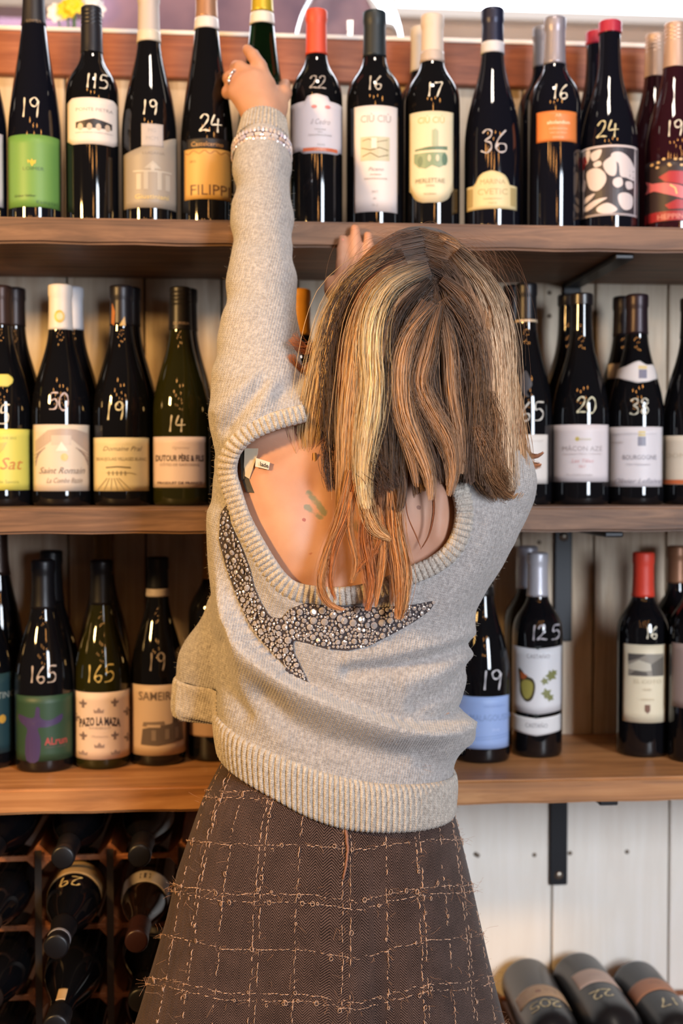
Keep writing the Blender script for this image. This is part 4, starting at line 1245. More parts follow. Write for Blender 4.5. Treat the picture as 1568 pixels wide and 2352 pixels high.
TT = [(985, 640, 1120, .062), (1020, 545, 1150, .078), (1060, 500, 1182, .088), (1100, 489, 1199, .096), (1150, 486, 1198, .102), (1200, 483, 1191, .105), (1250, 484, 1177, .106), (1300, 487, 1152, .105),
      (1350, 489, 1120, .103), (1400, 488, 1094, .100), (1450, 489, 1084, .098), (1500, 491, 1081, .097), (1550, 493, 1078, .097), (1600, 496, 1070, .098), (1650, 499, 1057, .099), (1700, 500, 1044, .100), (1750, 502, 1038, .101), (1800, 506, 1036, .103), (1880, 510, 1038, .106), (1930, 512, 1040, .108)]
def table(tt, inset=0.0, dinset=0.0):
    tt = sorted(tt, key=lambda r: -r[0])
    z = np.array([zz(r[0]) for r in tt])
    xl = np.array([xx(r[1], r[0]) for r in tt]) + inset
    xr = np.array([xx(r[2], r[0]) for r in tt]) - inset
    hd = np.array([r[3] for r in tt]) - dinset
    return z, (xl + xr) / 2, np.full(len(z), YC), (xr - xl) / 2, hd

# --- body
B = Field((-0.46, 1.18, -0.01), (0.52, 1.86, 2.12), 0.0042)
bt = [r for r in TT if 1020 <= r[0] <= 1700] + [(1780, 530, 1000, .088), (1860, 520, 1000, .092), (1960, 505, 1010, .100), (2060, 500, 1015, .104), (2140, 505, 1010, .10)]
B.loft(*table(bt, 0.011, 0.011), k=0.0, pw=2.2)
S_L, S_R = U(602, 965, 1.445), U(1098, 1085, 1.47)
EL_L, WR_L = U(600, 655, 1.54), U(603, 300, 1.685)
EL_R, WR_R = U(1045, 835, 1.605), U(836, 700, 1.628)
B.chain([U(730, 1030, YC), S_L], [.050, .040], 0.04)
B.chain([S_L, U(597, 800, 1.49), EL_L, U(602, 480, 1.61), WR_L], [.040, .035, .030, .0270, .0235], 0.015)
B.chain([U(960, 1060, YC), S_R], [.055, .05], 0.05)
B.chain([S_R, EL_R, U(960, 765, 1.62), WR_R], [.046, .033, .029, .0235], 0.02)
B.chain([U(900, 1030, 1.455), U(940, 880, 1.462)], [.056, .05], 0.05)
HC = U(962, 742, 1.468)
B.ell(HC, (.077, .096, .108), 0.03)
B.ell(HC + [0, .035, -.06], (.056, .062, .065), 0.03)
B.cap(HC + [0, .092, -.01], HC + [0, .106, -.045], .008, .012, 0.015)      # nose
B.cap(HC + [-.018, .09, -.075], HC + [.018, .09, -.075], .007, .007, 0.01)  # lips
B.ell(HC + [0, .075, -.105], (.02, .02, .016), 0.02)                        # chin
for sgn in (-1, 1):
    B.ell(HC + [sgn * .078, .012, -.02], (.010, .018, .030), 0.008)         # ears
    B.ell(HC + [sgn * .03, .083, .0], (.013, .011, .011), 0.008)            # eyes
    hx = xx(770, 2100) + sgn * .066
    B.chain([(hx, YC, zz(2050)), (hx, YC + .01, .46), (hx, YC + .005, .09)], [.074, .052, .034], 0.04)
    B.chain([(hx, YC - .03, .035), (hx, YC + .11, .022)], [.032, .024], 0.03)
# reaching hand
def fingers(F, pts, r, k=0.0025):
    F.chain(pts, r, k)
HY = 1.70
k_i, k_m, k_r, k_p = U(611, 196, 1.712), U(585, 180, 1.708), U(558, 188, 1.708), U(541, 213, 1.712)
wr2 = U(606, 272, 1.694)
B.cap(WR_L, wr2, .0235, .023, .015)
for kk, ra in ((k_i, .0135), (k_m, .0135), (k_r, .0125), (k_p, .0115)):
    B.cap(wr2 + (kk - wr2) * .12, kk, .020, ra, 0.012)
fingers(B, [k_i, U(596, 152, 1.714), U(581, 128, 1.722), U(567, 113, 1.732)], [.0115, .0098, .0088, .0072])
fingers(B, [k_m, U(551, 156, 1.716), U(543, 154, 1.742), U(556, 150, 1.764)], [.0108, .0096, .0088, .0075])
fingers(B, [k_r, U(529, 180, 1.722), U(526, 180, 1.748), U(542, 174, 1.770)], [.0106, .0100, .0090, .0072])
fingers(B, [k_p, U(524, 212, 1.726), U(527, 208, 1.748), U(545, 204, 1.766)], [.0098, .0092, .0082, .0066])
B.cap(wr2 + (k_i - wr2) * .2, U(634, 246, 1.706), .018, .0155, .014)
fingers(B, [U(634, 246, 1.706), U(651, 214, 1.718), U(654, 194, 1.740)], [.0130, .0102, .0082], 0.006)
# supporting hand, finger pads on the front of the top shelf
B.chain([WR_R, U(815, 672, 1.636)], [.023, .021], 0.015)
kn = [(783, 655), (812, 645), (842, 648), (870, 660)]
tips = [(787, 549), (815, 525), (845, 541), (868, 572)]
for (a, b), (c, d), r0 in zip(kn, tips, (.0090, .0092, .0090, .0082)):
    p0, p3 = U(a, b, 1.636), U(c, d, 1.6495)
    p1 = p0 + (p3 - p0) * .45 + np.array([0, -.006, 0]); p2 = p0 + (p3 - p0) * .76 + np.array([0, -.003, 0])
    B.cap(U(822, 700, 1.634), p0, .017, .0108, .008)
    fingers(B, [p0, p1, p2, p3], [r0 + .001, r0 - .0008, r0 - .0014, r0 - .0028])
fingers(B, [U(800, 690, 1.634), U(766, 668, 1.638), U(758, 648, 1.642)], [.0145, .0105, .0082], 0.008)

SKIN, snt, sb_ = new_mat('skin')
tcs = N(snt, 'ShaderNodeTexCoord')
nz = N(snt, 'ShaderNodeTexNoise'); nz.inputs['Scale'].default_value = 16.0; nz.inputs['Detail'].default_value = 4
geo = N(snt, 'ShaderNodeNewGeometry')
snt.links.new(geo.outputs['Position'], nz.inputs['Vector'])
sr = ramp(snt, [(0.3, (178, 128, 102)), (0.5, (188, 140, 114)), (0.7, (197, 151, 125))])
snt.links.new(nz.outputs[0], sr.inputs[0])
col_ = sr.outputs[0]
nz2 = N(snt, 'ShaderNodeTexNoise'); nz2.inputs['Scale'].default_value = 120.0
snt.links.new(geo.outputs['Position'], nz2.inputs['Vector'])
nzv = math_n(snt, 'MULTIPLY', math_n(snt, 'SUBTRACT', nz2.outputs[0], 0.5), 0.006)
def skin_patch(col_in, p, q, rad, c, strength):
    """tattoo or mole: a soft-edged capsule of ink between two points on the skin"""
    p, q = Vector(p), Vector(q)
    s1 = N(snt, 'ShaderNodeVectorMath', operation='SUBTRACT'); snt.links.new(geo.outputs['Position'], s1.inputs[0]); s1.inputs[1].default_value = p
    d1 = N(snt, 'ShaderNodeVectorMath', operation='DOT_PRODUCT'); snt.links.new(s1.outputs[0], d1.inputs[0]); ab = q - p; d1.inputs[1].default_value = ab / max(ab.length_squared, 1e-9)
    t = math_n(snt, 'MULTIPLY', d1.outputs['Value'], 1.0, clamp=True)
    s2 = N(snt, 'ShaderNodeVectorMath', operation='SCALE'); s2.inputs[0].default_value = ab; snt.links.new(t, s2.inputs['Scale'])
    s3 = N(snt, 'ShaderNodeVectorMath', operation='SUBTRACT'); snt.links.new(s1.outputs[0], s3.inputs[0]); snt.links.new(s2.outputs[0], s3.inputs[1])
    ln = N(snt, 'ShaderNodeVectorMath', operation='LENGTH'); snt.links.new(s3.outputs[0], ln.inputs[0])
    f = math_n(snt, 'MULTIPLY', math_n(snt, 'SUBTRACT', rad, math_n(snt, 'ADD', ln.outputs['Value'], nzv)), 1.0 / (rad * .35), clamp=True)
    mx = N(snt, 'ShaderNodeMix', data_type='RGBA')
    snt.links.new(math_n(snt, 'MULTIPLY', f, strength), mx.inputs[0])
    snt.links.new(col_in, mx.inputs[6]); mx.inputs[7].default_value = (*lin(c), 1)
    return mx.outputs[2]
def skin_pt(px, py, up=.004):
    d = FWD * FPX + RGT * (px - FW / 2) - UPV * (py - FH / 2)
    Ys = np.arange(1.28, 1.55, .002)
    Pq = CAMLOC + d[None] * (Ys / d[1])[:, None]
    f = B.sample(Pq)
    j = int(np.argmax(f < up)) if (f < up).any() else 60
    return Pq[j]
TEAL = (84, 116, 98)
for (a, b, c, d, r, cc, st) in [(708, 1130, 742, 1176, .0050, TEAL, .7), (706, 1166, 734, 1188, .0042, TEAL, .65), (818, 1204, 848, 1222, .0095, (70, 104, 98), .7), (775, 1208, 790, 1222, .003, (60, 80, 90), .6), (614, 1172, 615, 1172, .0016, (70, 36, 28), .9), (622, 1208, 622, 1209, .0011, (90, 44, 34), .8), (698, 1194, 699, 1194, .0012, (150, 62, 48), .8), (710, 1272, 711, 1272, .0010, (150, 70, 54), .7), (960, 1165, 961, 1165, .0011, (110, 60, 44), .7), (996, 1282, 997, 1282, .0010, (110, 60, 44), .7)]:
    col_ = skin_patch(col_, skin_pt(a, b, .0008), skin_pt(c, d, .0008), max(r, .0022), cc, st)
snt.links.new(col_, sb_.inputs['Base Color'])
sb_.inputs['Roughness'].default_value = 0.58
sb_.inputs['Subsurface Weight'].default_value = 0.12
sb_.inputs['Subsurface Radius'].default_value = (1.0, 0.35, 0.2)
sb_.inputs['Subsurface Scale'].default_value = 0.006
nz3 = N(snt, 'ShaderNodeTexNoise'); nz3.inputs['Scale'].default_value = 700.0
snt.links.new(geo.outputs['Position'], nz3.inputs['Vector'])
bump(snt, sb_, nz3.outputs[0], 0.12, 0.0006)
# shoulder blades and spine: soft relief of the bare back
B.v[:] = B.v
bV, bF = B.nets()
bN = normals_of(bV, tri_of(bF))
bp = proj(bV)
def relief(V, Nn, pp, polys, back=True):
    d = np.zeros(len(V))
    msk = (V[:, 1] < YC - .02)
    for pts, amp, wd in polys:
        q = np.asarray(pts, float)
        sel = msk & (pp[:, 0] > q[:, 0].min() - 3 * wd) & (pp[:, 0] < q[:, 0].max() + 3 * wd) & (pp[:, 1] > q[:, 1].min() - 3 * wd) & (pp[:, 1] < q[:, 1].max() + 3 * wd)
        if sel.any():
            dd = polydist(pp[sel], q, False)
            d[sel] += amp * np.exp(-(dd / wd) ** 2)
    return V + Nn * d[:, None]
bV = relief(bV, bN, bp, [([(805, 1000), (815, 1350)], -.006, 40), ([(610, 1110), (660, 1220), (700, 1290)], .006, 45), ([(700, 1290), (720, 1200), (715, 1120)], -.004, 28), ([(985, 1130), (975, 1230), (930, 1290)], -.003, 16), ([(1010, 1140), (1005, 1230)], .004, 22)])
body = mesh_obj('body', bV - PO, bF, SKIN, person, True)
body['label'] = 'bare skin of back, hands and legs'
NAILM = plain('silver_glitter_nail', (226, 214, 222), 0.18, 0.55)
def nail(tip, base, out, wd, mat):
    tip, base, out = np.array(tip), np.array(base), np.array(out, float)
    t = tip - base; L_ = np.linalg.norm(t); t /= L_
    out -= t * (out @ t); out /= np.linalg.norm(out)
    s_ = np.cross(t, out)
    V, F = [], []
    for i in range(6):
        u = i / 5
        ww = wd * (0.85 + .3 * math.sin(PI * min(u * 1.1, 1)) - .55 * max(0, u - .75) / .25)
        for j in range(5):
            v = (j - 2) / 2
            V.append(base + t * L_ * u + s_ * ww * v + out * (.0012 - .0035 * v * v * (wd / .006)) - PO)
    for i in range(5):
        for j in range(4):
            F.append((i * 5 + j, i * 5 + j + 1, (i + 1) * 5 + j + 1, (i + 1) * 5 + j))
    o = mesh_obj('fingernail', V, F, mat, person, True)
    md = o.modifiers.new('t', 'SOLIDIFY'); md.thickness = .0008
    return o
ti = U(561, 107, 1.736)
nail(ti, U(572, 122, 1.718), (-.9, -.65, .2), .0065, NAILM)
PINKN = plain('bare_fingernail', (214, 132, 116), 0.3)
for (c, d) in tips:
    nail(U(c, d - 1, 1.643), U(c + 1, d + 19, 1.6415), (0, -1, .12), .0052, PINKN)

# --- sweater
K = Field((-0.36, 1.26, 0.84), (0.44, 1.80, 1.95), 0.0034)
kz = table([r for r in TT])
K.loft(*kz, k=0.0, pw=2.25)
K.chain([U(740, 1035, YC), U(640, 975, 1.45), U(598, 960, 1.445)], [.052, .056, .052], 0.04)
K.chain([U(598, 960, 1.445), U(592, 880, 1.468), U(595, 780, 1.497), U(601, 650, 1.545), U(602, 500, 1.605), U(602, 385, 1.652), U(603, 290, 1.690)], [.052, .0485, .0445, .0385, .0352, .0335, .0315], 0.02)
K.chain([U(960, 1075, YC), U(1105, 1105, 1.465)], [.052, .055], 0.04)
K.chain([U(1100, 1100, 1.465), U(1045, 850, 1.605), U(960, 785, 1.628), U(870, 725, 1.632)], [.052, .041, .038, .034], 0.03)
K.chain([U(515, 1400, 1.52), U(480, 1520, 1.535), U(462, 1625, 1.54)], [.02, .028, .034], 0.04)
SCOOP = catmull([(700, 968), (640, 984), (592, 1004), (562, 1026), (546, 1052), (541, 1082), (550, 1118), (572, 1182), (600, 1236), (630, 1286), (655, 1320), (684, 1341), (735, 1350), (800, 1350), (870, 1334), (940, 1303), (990, 1280), (1025, 1250), (1042, 1212), (1046, 1170), (1036, 1126), (1016, 1092)], 6)
SCOOPC = np.concatenate([SCOOP, np.array([(1000, 1060), (990, 990), (985, 880), (760, 880), (715, 950)])])
# lower edge of the plain knit (where the ribbed hem starts) and of the hem, as heights round the body
AX = np.array([xx(770, 1750), YC])
def ring_z(ang, pts):
    a = np.array([p[0] for p in pts], float); z = np.array([p[1] for p in pts], float)
    a = np.concatenate([a - 360, a, a + 360]); z = np.concatenate([z, z, z])
    return np.interp(np.degrees(ang) % 360, a, z)
# angle: 0 = right (+x), 90 = far side, 180 = left, 270 = the back (towards the room)
RIBTOP = [(0, 1777), (40, 1740), (90, 1650), (140, 1575), (165, 1580), (180, 1625), (200, 1650), (225, 1686), (250, 1722), (270, 1742), (290, 1757), (315, 1768), (340, 1775)]
RIBBOT = [(0, 1864), (40, 1825), (90, 1735), (140, 1655), (165, 1672), (180, 1716), (200, 1740), (225, 1778), (250, 1824), (270, 1847), (290, 1857), (315, 1864), (340, 1867)]
PTOP = [(a, zz(p)) for a, p in RIBTOP]; PBOT = [(a, zz(p)) for a, p in RIBBOT]
kV, kF = K.nets()
kT = tri_of(kF)
kN = normals_of(kV, kT)
kp = proj(kV)
# drape: the lower back blouses over a long diagonal fold; smaller creases
FOLD = catmull([(500, 1290), (520, 1360), (545, 1420), (585, 1480), (640, 1530), (700, 1572), (780, 1608), (860, 1640), (940, 1660), (1010, 1662), (1060, 1640), (1085, 1600)], 5)
dd = np.zeros(len(kV))
back = kV[:, 1] < YC + .03
dist = polydist(kp, FOLD, False)
fy = np.interp(kp[:, 0], FOLD[:, 0], FOLD[:, 1])
below = kp[:, 1] > fy
wl = np.clip((kp[:, 0] - 502) / 60, 0, 1) * np.clip((1110 - kp[:, 0]) / 60, 0, 1)
dd += np.where(back & below, .0270 * np.exp(-(np.maximum(dist - 10, 0) / 50) ** 2) * np.clip(dist / 8, 0, 1), 0) * wl
dd += np.where(back & ~below, -.0100 * np.exp(-(dist / 36) ** 2), 0) * wl
for pts, amp, wd in [([(520, 985), (560, 930), (600, 880)], -.0072, 15), ([(498, 945), (540, 905), (590, 868)], .004, 16), ([(545, 1005), (590, 950), (625, 895)], .0045, 18), ([(640, 900), (690, 870)], -.008, 22), ([(1085, 1455), (1000, 1480), (900, 1500), (800, 1512)], .0035, 16), ([(1085, 1480), (1000, 1512), (900, 1535), (800, 1545)], -.007, 16), ([(1082, 1500), (1010, 1545), (930, 1570)], .0035, 18), ([(1085, 1530), (1030, 1590), (960, 1620)], -.007, 18), ([(1060, 1660), (1000, 1700), (960, 1712)], -.005, 20), ([(1065, 1690), (1020, 1730), (950, 1745)], .003, 18), ([(610, 1600), (660, 1660), (740, 1700), (860, 1730), (980, 1745)], -.009, 30), ([(505, 1480), (520, 1580), (560, 1640)], -.008, 22), ([(530, 1520), (580, 1620), (650, 1690)], .003, 24), ([(545, 1200), (590, 1290), (640, 1370), (690, 1395)], .004, 20), ([(485, 1180), (492, 1300), (520, 1420)], .005, 20), ([(1120, 1180), (1100, 1300), (1030, 1390)], .003, 40), ([(1190, 1170), (1140, 1290), (1085, 1400)], -.003, 24)]:
    sel = back
    dd[sel] += amp * np.exp(-(polydist(kp[sel], np.array(pts, float), False) / wd) ** 2)
# sleeve: soft wrinkles below the elbow
zs_ = kV[:, 2]
slv = (kp[:, 0] < 720) & (zs_ > zz(880))
dd += np.where(slv, .0012 * np.sin(zs_ * 120 + kV[:, 0] * 60) * np.sin(zs_ * 37 + 1.0), 0)
kV = kV + kN * dd[:, None]
kp = proj(kV)
g = polydist(kp, SCOOPC) / 2000.0
g = np.where(kV[:, 1] < YC + .02, g, .05)
kV, kT = clip_tris(kV, kT, g)
ang = np.arctan2(kV[:, 1] - AX[1], kV[:, 0] - AX[0])
kV, kT = clip_tris(kV, kT, kV[:, 2] - ring_z(ang, PTOP))
axA = (U(602, 385, 1.652) - U(603, 290, 1.690)); axA /= np.linalg.norm(axA)
CUFF0 = U(603, 322, 1.678)
g = (kV - CUFF0) @ axA
g = np.where((kV[:, 2] > zz(700)) & (kV[:, 0] < xx(760, 500)), g, .05)
kV, kT = clip_tris(kV, kT, g)
cR = U(905, 738, 1.63)
g = np.where((kV[:, 2] > zz(900)) & (kV[:, 0] > xx(760, 600)) & (kV[:, 1] > 1.54), kV[:, 0] - cR[0], .05)
kV, kT = clip_tris(kV, kT, g)

def knit_mat(name, base, dark, light, rib=False):
    m, nt, b = new_mat(name)
    L_ = nt.links.new
    tc = N(nt, 'ShaderNodeTexCoord')
    n1 = N(nt, 'ShaderNodeTexNoise'); n1.inputs['Scale'].default_value = 260.0; n1.inputs['Detail'].default_value = 4; n1.inputs['Roughness'].default_value = .7
    L_(tc.outputs['Object'], n1.inputs['Vector'])
    n2 = N(nt, 'ShaderNodeTexNoise'); n2.inputs['Scale'].default_value = 14.0; n2.inputs['Detail'].default_value = 3
    L_(tc.outputs['Object'], n2.inputs['Vector'])
    fac = math_n(nt, 'ADD', math_n(nt, 'MULTIPLY', n1.outputs[0], .9), math_n(nt, 'MULTIPLY', n2.outputs[0], .10))
    r = ramp(nt, [(0.34, dark), (0.5, base), (0.66, light)])
    L_(fac, r.inputs[0])
    L_(r.outputs[0], b.inputs['Base Color'])
    b.inputs['Roughness'].default_value = .92
    b.inputs['Specular IOR Level'].default_value = .15
    b.inputs['Sheen Weight'].default_value = .25
    b.inputs['Sheen Roughness'].default_value = .6
    mp = N(nt, 'ShaderNodeMapping'); mp.inputs['Rotation'].default_value = (0, math.radians(-14), 0)
    L_(tc.outputs['Object'], mp.inputs[0])
    sx = N(nt, 'ShaderNodeSeparateXYZ'); L_(mp.outputs[0], sx.inputs[0])
    wx = math_n(nt, 'SINE', math_n(nt, 'MULTIPLY', sx.outputs[0], 2 * PI / .0030))
    wz = math_n(nt, 'SINE', math_n(nt, 'ADD', math_n(nt, 'MULTIPLY', sx.outputs[2], 2 * PI / .0026), math_n(nt, 'MULTIPLY', wx, 1.3)))
    hgt = math_n(nt, 'ADD', math_n(nt, 'ADD', math_n(nt, 'MULTIPLY', wx, .5), math_n(nt, 'MULTIPLY', wz, .3)), math_n(nt, 'MULTIPLY', n1.outputs[0], 2.2))
    bump(nt, b, hgt, .55, .0006)
    return m
KNIT = knit_mat('grey_beige_knit', (164, 159, 157), (140, 136, 134), (186, 181, 178))
RIBM = knit_mat('grey_beige_rib', (176, 167, 157), (150, 141, 132), (198, 189, 178))
sweater = mesh_obj('sweater', kV - PO, kT, KNIT, person, True)
sweater['label'] = 'grey-beige knitted sweater with a low scooped back'
md = sweater.modifiers.new('thick', 'SOLIDIFY'); md.thickness = .003; md.offset = -1

def hit_sweater(px, py, lo=1.25, hi=1.60):
    """front-most knit surface at pixels (arrays) including the drape"""
    px, py = np.atleast_1d(np.asarray(px, float)), np.atleast_1d(np.asarray(py, float))
    Ys = np.arange(lo, hi, .002)
    out = np.zeros((len(px), 3))
    for i, (a, b) in enumerate(zip(px, py)):
        d = FWD * FPX + RGT * (a - FW / 2) - UPV * (b - FH / 2)
        P = CAMLOC + d[None] * (Ys / d[1])[:, None]
        f = K.sample(P)
        j = int(np.argmax(f < 0)) if (f < 0).any() else len(f) - 1
        if j > 0 and f[j - 1] > 0 > f[j]:
            t = f[j - 1] / (f[j - 1] - f[j])
        else:
            t = 0
        out[i] = P[max(j - 1, 0)] + (P[j] - P[max(j - 1, 0)]) * t
    return out
def grad_n(F, P):
    e = F.h
    n = np.stack([F.sample(P + np.eye(3)[i] * e) - F.sample(P - np.eye(3)[i] * e) for i in range(3)], 1)
    return n / (np.linalg.norm(n, axis=1)[:, None] + 1e-9)

def sheet(name, P, closed_u, mat, parent, thick=None):
    """P: (nu, nv, 3) grid -> mesh"""
    nu, nv = P.shape[:2]
    idx = np.arange(nu * nv).reshape(nu, nv)
    if closed_u:
        a, b = idx, np.roll(idx, -1, 0)
    else:
        a, b = idx[:-1], idx[1:]
    F = np.stack([a[:, :-1], b[:, :-1], b[:, 1:], a[:, 1:]], -1).reshape(-1, 4)
    o = mesh_obj(name, P.reshape(-1, 3) - PO, F, mat, parent, True)
    if thick:
        md = o.modifiers.new('t', 'SOLIDIFY'); md.thickness = thick; md.offset = 0
    return o

# ribbed neckline band along the scoop
sc_path = SCOOP
seg = np.linalg.norm(np.diff(sc_path, axis=0), axis=1); s_len = np.concatenate([[0], np.cumsum(seg)])
ns = 1500
su = np.linspace(0, s_len[-1], ns)
cx_, cy_ = np.interp(su, s_len, sc_path[:, 0]), np.interp(su, s_len, sc_path[:, 1])
tg = np.stack([np.gradient(cx_), np.gradient(cy_)], 1); tg /= np.linalg.norm(tg, axis=1)[:, None]
kern = np.ones(61) / 61
tg = np.stack([np.convolve(np.pad(tg[:, i], 30, mode='edge'), kern, 'valid') for i in range(2)], 1); tg /= np.linalg.norm(tg, axis=1)[:, None]
nrm = np.stack([tg[:, 1], -tg[:, 0]], 1)        # away from the opening?
cen = SCOOPC.mean(0)
if ((np.stack([cx_, cy_], 1) - cen) * nrm).sum(1).mean() < 0:
    nrm = -nrm
rows = [-2, 2, 8, 15, 22, 29, 35, 38]
lift = [.0005, .0042, .0052, .0050, .0046, .0044, .0036, -.0004]
ctrl = np.linspace(0, ns - 1, 150).astype(int)
P = np.zeros((ns, len(rows), 3))
for j, (rw, lf) in enumerate(zip(rows, lift)):
    q = hit_sweater(cx_[ctrl] + nrm[ctrl, 0] * rw, cy_[ctrl] + nrm[ctrl, 1] * rw)
    gn = grad_n(K, q)
    q = np.stack([np.interp(np.arange(ns), ctrl, q[:, i]) for i in range(3)], 1)
    gn = np.stack([np.interp(np.arange(ns), ctrl, gn[:, i]) for i in range(3)], 1)
    ribw = np.sin(su * 2 * PI / 12.5)
    amp = .0011 if 0 < j < len(rows) - 1 else 0.0
    P[:, j] = q + gn * (lf + amp * np.sign(ribw) * np.abs(ribw) ** .6)[:, None]
sheet('ribbed_neckline', P, False, RIBM, sweater, .002)

# ribbed hem
nh, nr = 1800, 16
an = np.linspace(0, 2 * PI, nh, endpoint=False)
zt_, zb_2 = ring_z(an, PTOP), ring_z(an, PBOT)
ker = np.ones(91) / 91
zt_ = np.convolve(np.concatenate([zt_[-45:], zt_, zt_[:45]]), ker, 'valid'); zb_2 = np.convolve(np.concatenate([zb_2[-45:], zb_2, zb_2[:45]]), ker, 'valid')
cidx = np.linspace(0, nh, 181).astype(int)[:-1]
P = np.zeros((nh, nr, 3))
rr_ = np.linspace(.02, .26, 160)
for j in range(nr):
    f = j / (nr - 1)
    z_ = zt_ + .002 + (zb_2 - zt_ - .002) * f
    rad = np.zeros(len(cidx))
    for m, i in enumerate(cidx):
        pts = np.stack([AX[0] + rr_ * math.cos(an[i]), AX[1] + rr_ * math.sin(an[i]), np.full(len(rr_), z_[i])], 1)
        v = K.sample(pts)
        jj = int(np.nonzero(v < 0)[0][-1]) if (v < 0).any() else 0
        t = v[jj] / (v[jj] - v[min(jj + 1, len(v) - 1)] + 1e-9)
        rad[m] = rr_[jj] + (rr_[1] - rr_[0]) * np.clip(t, 0, 1)
    rad = np.interp(np.arange(nh), np.concatenate([cidx, [nh]]), np.concatenate([rad, rad[:1]]))
    ribw = np.sin(an * 118)
    edge = .0035 * math.sin(PI * min(max(f, 0.0), 1) ** .6) - (.002 if f > .95 else 0)
    rad = rad + edge + .0013 * np.sign(ribw) * np.abs(ribw) ** .6 * (1 if 0 < j else .3)
    P[:, j] = np.stack([AX[0] + rad * np.cos(an), AX[1] + rad * np.sin(an), z_], 1)
sheet('ribbed_hem', P, True, RIBM, sweater, .0025)

# ribbed cuff at the wrist of the raised arm
ca, cb = CUFF0 + axA * .002, U(606, 281, 1.692)
ax_c = cb - ca; Lc = np.linalg.norm(ax_c); ax_c /= Lc
e1 = np.cross(ax_c, [0, 1, 0]); e1 /= np.linalg.norm(e1); e2 = np.cross(ax_c, e1)
nc = 480
th = np.linspace(0, 2 * PI, nc, endpoint=False)
P = np.zeros((nc, 7, 3))
for j in range(7):
    f = j / 6
    r_ = (.0332 - .0045 * f) + .0009 * np.sign(np.sin(th * 40)) * np.abs(np.sin(th * 40)) ** .6
    P[:, j] = ca + ax_c * Lc * f + r_[:, None] * (np.cos(th)[:, None] * e1 + np.sin(th)[:, None] * e2)
sheet('ribbed_cuff', P, True, RIBM, sweater, .0025)

# tags sewn into the neckline
TAGB, TAGW, TAGD = plain('beige_tag', (186, 172, 150), .7), plain('white_tag', (206, 200, 190), .7), plain('dark_tag', (52, 48, 42), .7)
def tag_patch(pts, mat, txt=None, up=.004):
    q = [skin_pt(a, b, up) for a, b in pts]
    V = [x_ - PO for x_ in q]
    o = mesh_obj('sewn_tag', V, [tuple(range(len(V)))], mat, sweater)
    md = o.modifiers.new('t', 'SOLIDIFY'); md.thickness = .0006
    return o
tag_patch([(562, 1030), (593, 1030), (592, 1042), (573, 1100), (560, 1092)], TAGB, up=.005)
tag_patch([(588, 1052), (620, 1062), (617, 1079), (586, 1072)], TAGW, up=.007)
tag_patch([(560, 1086), (571, 1098), (584, 1132), (566, 1130), (558, 1108)], TAGD, up=.004)
tag_patch([(552, 1040), (562, 1034), (562, 1100), (555, 1104)], TAGD, up=.0045)
tv, tf = text_mesh('lade', .02)
cc_ = [skin_pt(596, 1062, .009), skin_pt(617, 1068, .009)]
ux = cc_[1] - cc_[0]; ux /= np.linalg.norm(ux); uy = np.array([0, 0, 1.0])
V = [(cc_[0] + cc_[1]) / 2 + ux * v[0] * .0065 + uy * (v[1] * .0065 - .0012) + np.array([0, -.001, 0]) - PO for v in tv]
mesh_obj('tag_lettering', V, tf, plain('tag_ink', (30, 26, 26), .7), sweater)
# ------------------------------------------------------------------ skirt
ST = [(1690, 516, 1026, .092), (1750, 508, 1028, .095), (1790, 486, 1029, .097), (1840, 462, 1031, .100), (1880, 447, 1042, .105), (1920, 433, 1052, .110), (1960, 419, 1061, .114), (2000, 405, 1070, .118), (2100, 382, 1090, .126), (2200, 352, 1110, .134), (2300, 322, 1133, .141), (2352, 305, 1145, .145), (2450, 275, 1170, .151), (2600, 240, 1205, .160)]
s_py = np.array([r[0] for r in ST], float)
s_xl = np.array([xx(r[1], r[0]) for r in ST]); s_xr = np.array([xx(r[2], r[0]) for r in ST]); s_hd = np.array([r[3] for r in ST])
def skirt_pt(phi, py):
    """phi = 0 faces the room; grows towards the right"""
    xl, xr, hd = np.interp(py, s_py, s_xl), np.interp(py, s_py, s_xr), np.interp(py, s_py, s_hd)
    z = 1.35 + (zz(1500) - 1.35) * (py - 1085) / (1500 - 1085)
    hw, cx = (xr - xl) / 2, (xr + xl) / 2
    g = np.clip((py - 1850) / 500, 0, 1.6)
    fold = g * (.0045 * np.sin(phi * 5 + .6) + .003 * np.sin(phi * 9 + 2.0)) * np.cos(phi / 2) ** 2 - .006 * g * np.exp(-((phi - .28) / .10) ** 2) + .005 * g * np.exp(-((phi - .10) / .14) ** 2)
    c, s = np.cos(phi), np.sin(phi)
    e = 2 / 2.2
    x = cx + (hw + fold) * np.sign(s) * np.abs(s) ** e
    y = YC - (hd + fold) * np.sign(c) * np.abs(c) ** e
    return np.stack([x, y, z + 0 * x], -1)
nph, npy = 420, 170
PH = np.linspace(-PI, PI, nph, endpoint=False)
PYS = np.linspace(1690, 2600, npy)
G = np.stack([skirt_pt(PH, np.full(nph, p_)) for p_ in PYS], 1)          # (nph, npy, 3)
gp = proj(G.reshape(-1, 3)).reshape(nph, npy, 2)
hwm = np.interp(PYS, s_py, (s_xr - s_xl) / 2)
CU = PH[:, None] * (.30 * .17 + .70 * hwm)[None, :] * 1.05
frac = np.clip((gp[:, :, 0] - 727) / 400, -1.05, 1.05)
sag = np.interp(frac, [-1.05, -.85, -.53, -.04, .235, .44, .65, .85, 1.05], [0, 8, 35, 38, 55, 34, 17, 14, -4]) * np.clip((gp[:, :, 1] - 1760) / 350, .35, 1.15)
CV = (gp[:, :, 1] - sag - 1800) / 2075.0
m, nt, b = new_mat('brown_herringbone_tweed')
Ln = nt.links.new
at_ = N(nt, 'ShaderNodeAttribute'); at_.attribute_name = 'cloth'
